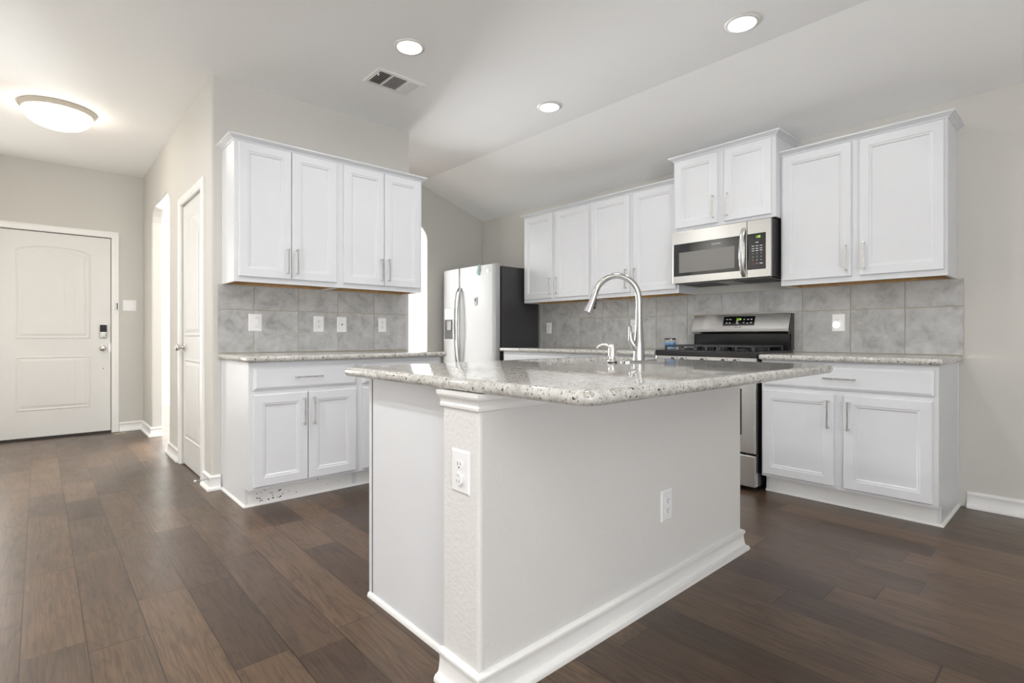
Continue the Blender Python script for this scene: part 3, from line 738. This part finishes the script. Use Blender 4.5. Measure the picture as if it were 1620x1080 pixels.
# ------------------------------------------------------------------ outlet and switch plates (local: wall at y = 0, facing -y)
def plate(m, w, h, zc=0.0, xc=0.0):
    a, b, c, e = xc - w / 2, xc + w / 2, zc - h / 2, zc + h / 2
    L = [[(a + q, -d, c + q), (b - q, -d, c + q), (b - q, -d, e - q), (a + q, -d, e - q)] for q, d in ((0, 0), (0, 0.002), (0.005, 0.0058), (0.006, 0.006))]
    return m.loops(L)
def receptacle(parent, zc, xc=0.0):
    pts = []
    for k in range(28):
        a = 2 * PI * k / 28; r = 0.0172
        pts.append((xc + max(-0.0165, min(0.0165, r * math.cos(a))), zc + max(-0.0138, min(0.0138, r * math.sin(a)))))
    o = MB().poly(pts, -0.0085, -0.005, 'y').build('receptacle', 'plastic', parent, bevel=0.0006)
    m = MB().box(xc - 0.0075, xc - 0.0053, -0.0088, -0.0084, zc - 0.001, zc + 0.008).box(xc + 0.0053, xc + 0.0072, -0.0088, -0.0084, zc, zc + 0.0072)
    m.lathe([(0, 0), (0.0028, 0), (0.0026, 0.0004), (0, 0.0004)], (xc, -0.0084, zc - 0.0068), 10, 'y')
    m.build('slots', 'slot', o)
    return o
def outlet(label, loc, rz, w=0.080, h=0.124, kind='duplex', group=None):
    t = thing('wall_outlet' if kind == 'duplex' else 'wall_plate', label, 'outlet' if kind == 'duplex' else 'wall plate', loc, rz, group)
    plate(MB(), w, h).build('cover_plate', 'plastic', t)
    if kind == 'duplex':
        receptacle(t, 0.0195); receptacle(t, -0.0195)
        MB().lathe([(0, 0), (0.0028, 0), (0.002, 0.001), (0, 0.001)], (0, -0.006, 0), 10, 'y').build('screw', 'plastic', t)
    return t
g = 'outlets and plates on the backsplash'
TF = 0.0086
t = outlet('wide blank white plate in glossy wrap, leftmost on the left backsplash', (1.131, YW - TF, 1.129), 0, 0.090, 0.122, 'blank', g)
m = MB()
m.poly([(0.006, 0.046), (0.040, 0.050), (0.041, -0.050), (0.018, -0.046), (0.012, -0.02), (0.020, 0.01)], -0.0072, -0.0058, 'y').build('shrink_wrap', 'glassy', t)
for z in (0.030, -0.030): MB().lathe([(0, 0), (0.003, 0), (0.002, 0.001), (0, 0.001)], (0.004, -0.006, z), 10, 'y').build('screw', 'inkdark', t)
outlet('white duplex outlet, second plate from the left on the left backsplash', (1.583, YW - TF, 1.126), 0, 0.080, 0.122, group=g)
t = outlet('white plate with one centre hole, third from the left on the left backsplash', (1.766, YW - TF, 1.124), 0, 0.078, 0.122, 'jack', g)
MB().lathe([(0, 0), (0.0062, 0), (0.0052, 0.002), (0, 0.002)], (0, -0.006, 0), 14, 'y').build('jack', 'inkdark', t)
for z in (0.040, -0.040): MB().lathe([(0, 0), (0.003, 0), (0.002, 0.001), (0, 0.001)], (0, -0.006, z), 10, 'y').build('screw', 'nickel', t)
outlet('white duplex outlet at the right end of the left backsplash', (2.116, YW - TF, 1.126), 0, 0.072, 0.117, group=g)
outlet('white duplex outlet with a glowing night light plugged in, right of the stove', (XR - TF, 1.194, 1.128), RZ, 0.082, 0.124, group=g)
outlet('white duplex outlet at the far end of the range backsplash, beside the refrigerator', (XR - TF, 4.003, 1.119), RZ, 0.074, 0.120, group=g)
outlet('white duplex outlet half hidden behind the faucet on the range backsplash', (XR - TF, 2.890, 1.128), RZ, 0.084, 0.124, group=g)
t = outlet('large white duplex outlet on the left post of the island, lower half capped', (IX0, 1.225, 0.643), RZ, 0.084, 0.124)
pts = [(0.0195 * math.cos(2 * PI * k / 24), -0.0195 + 0.0195 * math.sin(2 * PI * k / 24)) for k in range(24)]
cp = MB().poly([(max(-0.0178, min(0.0178, x)), z) for x, z in pts], -0.0125, -0.0085, 'y').build('safety_cap', 'plastic', t, bevel=0.001)
m = MB()
for x, z, a in ((-0.006, -0.026, 0.35), (0.006, -0.026, -0.35), (0.0, -0.0095, 1.2)):
    c0, s0 = math.cos(a), math.sin(a)
    m.poly([(x + c0 * u - s0 * v_, z + s0 * u + c0 * v_) for u, v_ in ((-0.0008, -0.004), (0.0008, -0.004), (0.0008, 0.004), (-0.0008, 0.004))], -0.0129, -0.0124, 'y')
m.build('slots', 'inkdark', cp)
outlet('white duplex outlet low on the long front of the island half wall', (1.861, IY0, 0.359), 0, 0.079, 0.122)
nl = thing('night_light', 'round glowing plug-in night light on the outlet right of the stove', 'night light', (XR - TF - 0.009, 1.200, 1.112), RZ)
MB().lathe([(0, 0.0), (0.017, 0.0), (0.019, 0.006), (0.019, 0.012), (0, 0.012)], (0, 0, 0), 24, 'y').build('plug_base', 'plastic', nl, smooth=True, angle=40)
MB().lathe([(0.0215, 0.012), (0.0230, 0.017), (0.0215, 0.024), (0.016, 0.029), (0.008, 0.0315), (0, 0.032)], (0, 0, 0), 28, 'y').build('lens', 'night', nl, smooth=True, angle=60)

sw = thing('light_switch', 'white two-gang switch plate right of the front door', 'light switch', (0.737, YD, 1.366))
plate(MB(), 0.122, 0.120).build('cover_plate', 'plastic', sw)
MB().lathe([(0, 0), (0.0065, 0), (0.006, 0.003), (0, 0.003)], (-0.024, -0.006, 0), 14, 'y').box(-0.027, -0.021, -0.014, -0.008, -0.006, 0.004).build('toggle', 'plastic', sw)
MB().nested(0.008, 0.040, -0.033, 0.033, [(0, 0), (0.001, 0.002), (0.003, 0.004)], -0.006).build('rocker', 'plastic', sw)
ds = thing('door_sensor', 'small white and grey contact sensor on the front door casing', 'sensor', (0.612, YD - 0.018, 1.354))
MB().box(-0.028, -0.004, -0.014, 0, -0.036, 0.036).build('magnet_case', 'plastic', ds, bevel=0.002)
MB().box(0.000, 0.026, -0.020, 0, -0.038, 0.040).build('sensor_case', 'plastic', ds, bevel=0.003)
MB().box(0.008, 0.018, -0.0208, -0.0200, -0.034, 0.034).build('dark_strip', 'inkdark', ds)

stp = thing('door_stop', 'rigid metal door stop screwed to the baseboard by the pantry corner', 'door stop', (XC - 0.011, 3.985, 0.072))
MB().lathe([(0, 0), (0.009, 0), (0.009, 0.003), (0.0042, 0.006), (0.0038, 0.072), (0, 0.072)], (0, 0, 0), 14, 'x').build('rod', 'nickel', stp, smooth=True, angle=40)
MB().lathe([(0, 0.072), (0.0075, 0.072), (0.0080, 0.084), (0.006, 0.087), (0, 0.087)], (0, 0, 0), 14, 'x').build('rubber_tip', 'rubber', stp, smooth=True, angle=40)
m = MB().poly([(-0.055, -0.008), (-0.02, -0.016), (0.05, -0.006), (0.058, 0.008), (0.01, 0.012), (-0.045, 0.008)], 0.0008, 0.004, 'z')
o = m.build('paper_scrap', 'paper'); o.location = (0.64, 6.90, 0); o.rotation_euler = (0, 0, 0.25); tag(o, 'small yellowed paper scrap on the floor by the front door', 'paper')

# ------------------------------------------------------------------ ceiling fixtures
def can(label, x, y, power):
    t = thing('recessed_light', label, 'ceiling light', (x, y, H), 0, 'recessed kitchen lights')
    MB().lathe([(0.070, 0.0), (0.070, -0.002), (0.075, -0.0075), (0.090, -0.005), (0.093, 0.0)], (0, 0, 0), 40).build('trim_ring', 'vent', t, smooth=True, angle=50)
    MB().lathe([(0, -0.0015), (0.071, -0.0015), (0.071, 0.0), (0, 0.0)], (0, 0, 0), 40).build('lens', 'bulb', t)
    d = bpy.data.lights.new('lamp', 'AREA'); d.shape = 'DISK'; d.size = 0.14; d.energy = power; d.color = (1, 0.985, 0.965); d.spread = math.radians(165)
    l = bpy.data.objects.new('lamp', d); COL.objects.link(l); l.parent = t; l.location = (0, 0, -0.0095)
    return t
PW = 4.5
can('lit round recessed light left of centre, above the ceiling vent', 1.668, 2.776, PW)
can('lit round recessed light at the top right, nearest of the three', 2.928, 1.317, PW)
can('lit round recessed light in the middle, the smallest and farthest', 2.900, 2.786, PW)
can('unseen fill downlight added in the living room ceiling left of the island', -0.45, 2.3, 24)  # extra lamp out of view, added to brighten the left floor
can('unseen fill downlight added in the entry hall ceiling', -0.5, 4.2, 16)  # extra lamp out of view, added to brighten the hall floor
can('unseen fill downlight added in the living room ceiling beside the camera', -0.75, 0.7, 17)  # extra lamp out of view, added for the floor near the camera
can('recessed light over the near end of the island, above the picture', 1.668, 1.317, PW)

cv = thing('ceiling_vent', 'white three-way ceiling air vent with louvres', 'vent', (1.824, 3.234, H))
m = MB()
hw, hd = 0.179, 0.119
L = [[(sx * (hw - q), sy * (hd - q), -z) for sx, sy in ((-1, -1), (1, -1), (1, 1), (-1, 1))] for q, z in ((0, 0.0), (0, 0.002), (0.006, 0.008), (0.028, 0.009))]
L.append([(sx * (hw - 0.028), sy * (hd - 0.028), -0.001) for sx, sy in ((-1, -1), (1, -1), (1, 1), (-1, 1))])
m.loops(L, cap0=False, cap1=False)
ix, iy = hw - 0.028, hd - 0.028
for x in (-0.0585, 0.0585): m.box(x - 0.006, x + 0.006, -iy, iy, -0.009, -0.001)
m.build('frame', 'vent', cv)
MB().box(-ix, ix, -iy, iy, -0.0012, -0.0004).build('duct', 'duct', cv)
def slat(x, y, ln, ang, alongy):
    # tilted blade as a thin prism
    c0, s0 = math.cos(ang), math.sin(ang); w2, t2 = 0.0062, 0.0006
    sec = [(c0 * u - s0 * v_, s0 * u + c0 * v_) for u, v_ in ((-w2, -t2), (w2, -t2), (w2, t2), (-w2, t2))]
    if alongy: L = [[(x + p, yy, -0.0062 + q) for p, q in sec] for yy in (y - ln / 2, y + ln / 2)]
    else: L = [[(xx, y + p, -0.0062 + q) for p, q in sec] for xx in (x - ln / 2, x + ln / 2)]
    MB().loops(L).build('louvre', 'vent', cv)
for k in range(5): slat(-0.136 + 0.0152 * k, 0, 2 * iy, 0.75, True)
for k in range(13): slat(0, -0.084 + 0.014 * k, 0.105, 0.45, False)
for k in range(6): slat(0.072 + 0.0142 * k, 0, 2 * iy, -0.75, True)
MB().box(-0.150, -0.143, -0.055, -0.040, -0.018, -0.006).build('damper_lever', 'vent', cv)

dl = thing('dome_light', 'lit white glass dome ceiling light in the entry hall', 'ceiling light', (0.110, 5.36, H))
MB().lathe([(0, 0), (0.232, 0), (0.234, -0.012), (0.222, -0.022), (0.214, -0.034), (0.205, -0.036), (0, -0.036)], (0, 0, 0), 48).build('base_ring', 'dome_ring', dl, smooth=True, angle=40)
MB().lathe([(0.205, -0.034), (0.208, -0.044), (0.202, -0.066), (0.182, -0.095), (0.148, -0.120), (0.10, -0.138), (0.05, -0.147), (0, -0.149)], (0, 0, 0), 48).build('glass_bowl', 'dome', dl, smooth=True, angle=60)

# ------------------------------------------------------------------ microwave (local: wall y = 0, front -y, x to the right)
mw = thing('microwave', 'stainless over-the-range microwave with black door glass', 'microwave', (XR, 2.246, 1.443), RZ)
MW, MD, MH = 0.762, 0.400, 0.412
m = MB().box(0.002, MW - 0.002, -MD, -0.003, 0.012, MH).build('case', 'darkgrey', mw, bevel=0.003)
bt = MB().box(0.02, MW - 0.02, -MD, -0.02, 0.0, 0.012).build('grease_filter_base', 'black', mw)
MB().box(0.05, 0.30, -0.33, -0.08, -0.0015, 0.0).box(0.46, 0.71, -0.33, -0.08, -0.0015, 0.0).build('grease_filters', 'iron', bt)
f0 = -MD
MB().box(0.003, 0.594, f0 - 0.024, f0, 0.004, MH - 0.002).build('door', 'steel', mw, bevel=0.003)
dr_ = mw.children[-1]
MB().nested(0.016, 0.560, 0.060, 0.313, [(0, 0), (0, 0.0008), (0.001, 0.0012)], f0 - 0.024).build('black_glass', 'blackglass', dr_)
MB().nested(0.062, 0.505, 0.085, 0.245, [(0, 0), (0.0005, 0.0004)], f0 - 0.0252).build('window', 'window_mesh', dr_)
text('brand_lettering', 'FRIGIDAIRE', 0.0135, 'ink', dr_, (0.366, f0 - 0.0254, 0.279), xs=1.05)
hp = [(0.572, f0 - 0.022 - 0.046 * math.sin(PI * k / 14) ** 0.7, 0.016 + 0.345 * k / 14) for k in range(15)]
L = []
for k, (x, y, z) in enumerate(hp):
    t_ = (Vector(hp[min(k + 1, 14)]) - Vector(hp[max(k - 1, 0)])).normalized(); nrm_ = Vector((0, t_.z, -t_.y))
    ring = []
    for q in range(12):
        a = 2 * PI * q / 12
        ring.append((x + 0.0165 * math.copysign(abs(math.cos(a)) ** 0.6, math.cos(a)), y + nrm_.y * 0.006 * math.sin(a), z + nrm_.z * 0.006 * math.sin(a)))
    L.append(ring)
MB().loops(L).build('handle', 'steel', dr_, smooth=True, angle=50)
cpn = MB().box(0.597, MW - 0.003, f0 - 0.024, f0, 0.004, MH - 0.002).build('control_panel', 'steel', mw, bevel=0.003)
yk = f0 - 0.0255
m = MB().nested(0.5985, 0.726, 0.060, 0.314, [(0, 0), (0, 0.0008), (0.001, 0.0012)], f0 - 0.024).mat(1)
for zz, xq in ((0.225, (0.638, 0.666, 0.694)), (0.207, (0.638, 0.666, 0.694)), (0.192, (0.638, 0.666, 0.694)), (0.250, (0.666,))):
    for x in xq: m.box(x - 0.009, x + 0.009, yk - 0.0003, yk, zz - 0.0025, zz + 0.0025)
m.box(0.684, 0.706, yk - 0.0003, yk, 0.098, 0.104)
m.build('keypad_glass', ['blackglass', 'ink'], cpn)
text('clock_digits', '1:08', 0.024, 'digits', cpn, (0.674, f0 - 0.0255, 0.288), xs=0.75)
for r in range(4):
    for cidx in range(3):
        ch = [['1', '2', '3'], ['4', '5', '6'], ['7', '8', '9'], [None, '0', None]][r][cidx]
        if ch: text('key_lettering', ch, 0.013, 'ink', cpn, (0.638 + 0.028 * cidx, yk, 0.172 - 0.0235 * r))
MB().box(0.629, 0.648, yk - 0.0003, yk, 0.098, 0.102).build('stop_key_mark', 'inkred', cpn)

# ------------------------------------------------------------------ gas range (local: wall y = 0, front -y)
rg = thing('gas_range', 'stainless gas stove with black cooktop and green clock below the microwave', 'stove', (XR, 2.247, 0), RZ)
RW = 0.762; F = -(XR - 3.505)
MB().box(0.004, RW - 0.004, F + 0.045, -0.012, 0.035, 0.895).build('side_case', 'black', rg)
m = MB()
for x in (0.05, RW - 0.05):
    for y in (F + 0.09, -0.08): m.lathe([(0, 0), (0.018, 0), (0.018, 0.006), (0.008, 0.008), (0.008, 0.036), (0, 0.036)], (x, y, 0), 12)
m.box(0.02, RW - 0.02, F + 0.09, F + 0.10, 0.008, 0.04)
m.build('levelling_feet', 'black', rg)
ct = MB().box(0.0, RW, F, -0.07, 0.888, 0.928).build('cooktop', 'black', rg, bevel=0.006, seg=3)
MB().box(0.02, RW - 0.02, F + 0.035, -0.085, 0.9275, 0.9295).build('spill_tray', 'black', ct)
fp = MB().box(0.001, RW - 0.001, F + 0.010, F + 0.05, 0.785, 0.889).build('front_panel', 'steel', rg, bevel=0.004)
for kx in (0.158, 0.233, 0.388, 0.543, 0.626):
    kn = MB().lathe([(0.0, 0), (0.024, 0), (0.024, 0.006), (0.019, 0.010), (0.0175, 0.032), (0.014, 0.036), (0, 0.036)], (kx, F + 0.010, 0.852), 20, 'y').build('knob', 'steel', rg, smooth=True, angle=40)
    MB().box(kx - 0.0035, kx + 0.0035, F - 0.029, F + 0.004, 0.862, 0.876).build('pointer', 'knobred', kn)
od = MB().box(0.004, RW - 0.004, F + 0.000, F + 0.045, 0.252, 0.778).build('oven_door', 'steel', rg, bevel=0.005)
MB().nested(0.095, RW - 0.095, 0.372, 0.680, [(0, 0), (0.0, 0.001), (0.004, 0.0018)], F).build('oven_glass', 'blackglass', od)
m = MB().tube([(0.05, F - 0.05, 0.735), (RW - 0.05, F - 0.05, 0.735)], 0.012, 16)
for x in (0.075, RW - 0.075): m.tube([(x, F - 0.05, 0.735), (x, F + 0.002, 0.735)], 0.009, 12)
m.build('handle', 'steel', od, smooth=True, angle=50)
dw = MB().box(0.004, RW - 0.004, F + 0.000, F + 0.045, 0.030, 0.240).build('warming_drawer', 'steel', rg, bevel=0.005)
MB().box(0.13, RW - 0.13, F - 0.010, F + 0.001, 0.196, 0.214).build('drawer_pull', 'nickel', dw, bevel=0.003)
# backguard: slanted stainless head over a black riser
MB().poly([(-0.010, 0.900), (-0.072, 0.900), (-0.078, 1.052), (-0.010, 1.052)], 0.006, RW - 0.006, 'x').build('riser_panel', 'black', rg, bevel=0.002)
bg = MB().poly([(-0.012, 1.050), (-0.095, 1.050), (-0.116, 1.068), (-0.118, 1.088), (-0.072, 1.205), (-0.012, 1.205)], 0.0, RW, 'x').build('backguard', 'steel', rg, bevel=0.002)
MB().poly([(-0.010, 0.93), (-0.070, 0.93), (-0.070, 1.05), (-0.088, 1.052), (-0.108, 1.070), (-0.110, 1.088), (-0.066, 1.203), (-0.010, 1.203)], RW - 0.0005, RW + 0.0025, 'x').build('end_cap', 'black', rg)
MB().poly([(-0.010, 0.93), (-0.070, 0.93), (-0.070, 1.05), (-0.088, 1.052), (-0.108, 1.070), (-0.110, 1.088), (-0.066, 1.203), (-0.010, 1.203)], -0.0025, 0.0005, 'x').build('end_cap', 'black', rg)
sl = math.atan2(0.046, 0.117)             # slant of the head
def on_head(x, s, d):                     # x along, s up the slope from its foot, d proud of it
    c0, s0 = math.cos(sl), math.sin(sl)
    return (x, -0.118 + s * s0 - d * c0, 1.088 + s * c0 + d * s0)
v = [on_head(x, s, d) for d in (0.0, 0.0015) for x, s in ((0.262, 0.030), (0.510, 0.030), (0.510, 0.108), (0.262, 0.108))]
BX = [(0, 1, 2, 3), (7, 6, 5, 4), (0, 4, 5, 1), (1, 5, 6, 2), (2, 6, 7, 3), (3, 7, 4, 0)]
m = MB().add(v, BX).mat(1)
for x, s, w_ in ((0.292, 0.082, 0.016), (0.317, 0.082, 0.016), (0.292, 0.052, 0.012), (0.317, 0.052, 0.012), (0.374, 0.066, 0.010), (0.376, 0.056, 0.014), (0.380, 0.046, 0.022), (0.428, 0.080, 0.008), (0.428, 0.054, 0.008), (0.458, 0.080, 0.016), (0.484, 0.080, 0.012), (0.458, 0.048, 0.016), (0.484, 0.052, 0.012)):
    h_ = 0.0025 if w_ > 0.012 else 0.004
    m.add([on_head(xx, ss, d) for d in (0.0014, 0.0018) for xx, ss in ((x - w_ / 2, s - h_), (x + w_ / 2, s - h_), (x + w_ / 2, s + h_), (x - w_ / 2, s + h_))], BX)
dsp = m.build('display', ['blackglass', 'ink'], bg)
rx = (PI / 2 - sl, 0, 0)
text('clock_digits', '2:24', 0.024, 'digits', dsp, on_head(0.386, 0.081, 0.0017), rx, 0.9)
text('brand_lettering', 'FRIGIDAIRE', 0.0105, 'inkdark', bg, on_head(0.386, 0.015, 0.0004), rx, 1.1)
# burners and cast-iron grates
YF, YB = F + 0.075, -0.105
for bx_, by_, r_ in ((0.17, F + 0.19, 0.045), (0.17, -0.19, 0.038), (0.381, (YF + YB) / 2, 0.042), (0.592, F + 0.19, 0.040), (0.592, -0.19, 0.045)):
    MB().lathe([(0, 0), (r_, 0), (r_, 0.008), (r_ * 0.8, 0.010), (r_ * 0.8, 0.015), (0, 0.017)], (bx_, by_, 0.9293), 24).build('burner', 'iron', rg, smooth=True, angle=40)
for x0, x1 in ((0.040, 0.290), (0.292, 0.470), (0.472, 0.722)):
    m = MB(); zt_ = 0.966; b_ = 0.0065
    for y in (YF, YB): m.box(x0 + 0.002, x1 - 0.002, y - b_, y + b_, zt_ - 0.012, zt_)
    for x in (x0 + 0.008, x1 - 0.008): m.box(x - b_, x + b_, YF, YB, zt_ - 0.012, zt_)
    n_ = 4 if x1 - x0 > 0.2 else 3
    for k in range(1, n_):
        x = x0 + (x1 - x0) * k / n_; m.box(x - 0.005, x + 0.005, YF, YB, zt_ - 0.011, zt_)
    m.box(x0, x1, (YF + YB) / 2 - 0.005, (YF + YB) / 2 + 0.005, zt_ - 0.011, zt_)
    for x in (x0 + 0.008, (x0 + x1) / 2, x1 - 0.008):
        for y in (YF, YB, (YF + YB) / 2): m.box(x - 0.007, x + 0.007, y - 0.007, y + 0.007, 0.929, zt_ - 0.01)
    m.build('grate', 'iron', rg, bevel=0.0025)

# ------------------------------------------------------------------ refrigerator (local: wall y = 0, front -y)
rf = thing('refrigerator', 'tall light stainless side-by-side refrigerator with dark sides', 'refrigerator', (XR, 5.070, 0), RZ)
FW = 0.945; FD = -(XR - 3.475); CB = -0.05
MB().box(0.012, FW, FD + 0.105, CB, 0.02, 1.765).build('case', 'darkgrey', rf, bevel=0.004)
MB().box(0.03, FW - 0.02, FD + 0.07, FD + 0.11, 0.012, 0.095).build('base_grille', 'black', rf)
MB().box(0.03, FW - 0.02, FD + 0.085, FD + 0.106, 0.09, 1.755).build('door_gasket', 'black', rf)
def fridge_door(a, b, label):
    """bowed door: plan outline extruded upward"""
    n = 10; pts = []
    for k in range(n + 1):
        u = k / n; x = a + (b - a) * u
        gx = (x - 0.0) / FW * 2 - 1
        pts.append((x, FD + 0.018 * gx * gx))
    rr = 0.014
    pts[0] = (a, pts[0][1] + rr); pts.insert(1, (a + rr * 0.3, pts[1][1] - 0.0 if False else pts[0][1] - rr * 0.75)); pts.insert(2, (a + rr, pts[0][1] - rr))
    e = pts.pop(); pts += [(b - rr, e[1]), (b - rr * 0.3, e[1] + rr * 0.3), (b, e[1] + rr)]
    pts += [(b, FD + 0.085), (a, FD + 0.085)]
    return MB().poly(pts, 0.10, 1.785, 'z').build('door', 'steelf', rf, smooth=True, angle=35, bevel=0.004)
SPL = 0.345
fz = fridge_door(0.004, SPL - 0.003, ''); fr = fridge_door(SPL + 0.003, FW - 0.002, '')
fz['label'] = 'narrow left freezer door with the dispenser'
def fridge_handle(x, door):
    L = []
    for k in range(17):
        t_ = k / 16; z = 0.70 + 0.87 * t_; y = FD + 0.006 - 0.062 * math.sin(PI * t_) ** 0.45
        L.append([(x + 0.014 * math.copysign(abs(math.cos(q)) ** 0.7, math.cos(q)), y + 0.008 * math.sin(q), z) for q in [2 * PI * j / 12 for j in range(12)]])
    MB().loops(L).build('handle', 'steelf', door, smooth=True, angle=50)
fridge_handle(SPL - 0.030, fz); fridge_handle(SPL + 0.030, fr)
yd = FD + 0.004
dp = MB().nested(0.055, 0.275, 0.985, 1.352, [(0, 0), (0, 0.006), (0.004, 0.008)], yd + 0.006).build('dispenser', 'steelf', fz, bevel=0.001)
MB().nested(0.062, 0.268, 1.225, 1.345, [(0, 0), (0, 0.003), (0.006, 0.005)], yd - 0.002).build('dispenser_controls', 'vent', dp)
MB().nested(0.062, 0.268, 0.995, 1.218, [(0, 0), (0, 0.0015)], yd - 0.002).build('dispenser_recess', 'inkdark', dp)
MB().box(0.125, 0.205, yd - 0.016, yd - 0.0035, 1.10, 1.20).build('paddle', 'sticker_grey', dp, bevel=0.003)
MB().box(0.060, 0.270, yd - 0.014, yd - 0.002, 0.985, 0.997).build('drip_tray', 'steelf', dp)
bxx = 5.070 - 4.240
by0 = FD + 0.018 * (bxx / FW * 2 - 1) ** 2
MB().lathe([(0.0, 0), (0.019, 0), (0.019, 0.002), (0.0165, 0.003), (0.0155, 0.0018), (0.0, 0.0018)], (bxx, by0, 1.716), 28, 'y').build('round_badge', 'nickel', fr, smooth=True, angle=40)
exx = 5.070 - 4.432
ey0 = FD + 0.018 * (exx / FW * 2 - 1) ** 2
sp_ = [(-0.030, 0.048), (0.030, 0.048), (0.030, -0.010), (0.020, -0.036), (0.0, -0.048), (-0.020, -0.036), (-0.030, -0.010)]
st = MB().poly([(exx + u, 1.402 + w_) for u, w_ in sp_], ey0 - 0.003, ey0 - 0.0003, 'y').build('shield_sticker', 'sticker_grey', fr)
MB().box(exx - 0.014, exx + 0.014, ey0 - 0.0036, ey0 - 0.003, 1.402, 1.436).build('sticker_mark', 'inkdark', st)
mx_ = 5.070 - 4.385
my0 = FD + 0.018 * (mx_ / FW * 2 - 1) ** 2
mg = MB().poly([(-0.040, -0.050), (-0.010, -0.062), (0.012, -0.075), (0.030, -0.060), (0.024, -0.030), (0.040, 0.000), (0.030, 0.040), (0.034, 0.070), (0.010, 0.082), (-0.004, 0.050), (-0.020, 0.020), (-0.030, -0.010)], -0.004, -0.0005, 'y')
o = mg.build('fridge_magnet', 'teal'); o.scale = (0.8, 1, 0.78); o.location = (XR + my0, 4.385, 1.735); o.rotation_euler = (0, 0, RZ)
tag(o, 'small teal and grey magnet high on the refrigerator door', 'magnet')

# ------------------------------------------------------------------ jar beside the stove
jr = thing('glass_jar', 'small glass jar with black lid and blue label left of the stove', 'jar', (4.00, 2.415, 0.914))
MB().lathe([(0, 0.002), (0.040, 0.002), (0.046, 0.008), (0.046, 0.070), (0.041, 0.078), (0.041, 0.088), (0.038, 0.088), (0.038, 0.078), (0.043, 0.070), (0.043, 0.010), (0.038, 0.006), (0, 0.006)], (0, 0, 0), 32).build('jar_body', 'glass', jr, smooth=True, angle=40)
m = MB(); L = []
for z in (0.022, 0.062):
    L.append([(0.0465 * math.cos(PI * 0.62 + PI * 0.95 * k / 16), 0.0465 * math.sin(PI * 0.62 + PI * 0.95 * k / 16), z) for k in range(17)])
for z in (0.062, 0.022):
    L.append([(0.0470 * math.cos(PI * 0.62 + PI * 0.95 * k / 16), 0.0470 * math.sin(PI * 0.62 + PI * 0.95 * k / 16), z) for k in range(17)])
L.append(L[0]); m.loops(L, closed=False, cap0=False, cap1=False).build('paper_label', 'bluelabel', jr, smooth=True, angle=40)
MB().lathe([(0, 0.088), (0.047, 0.088), (0.047, 0.100), (0.044, 0.102), (0, 0.102)], (0, 0, 0), 32).build('lid', 'black', jr, smooth=True, angle=40)
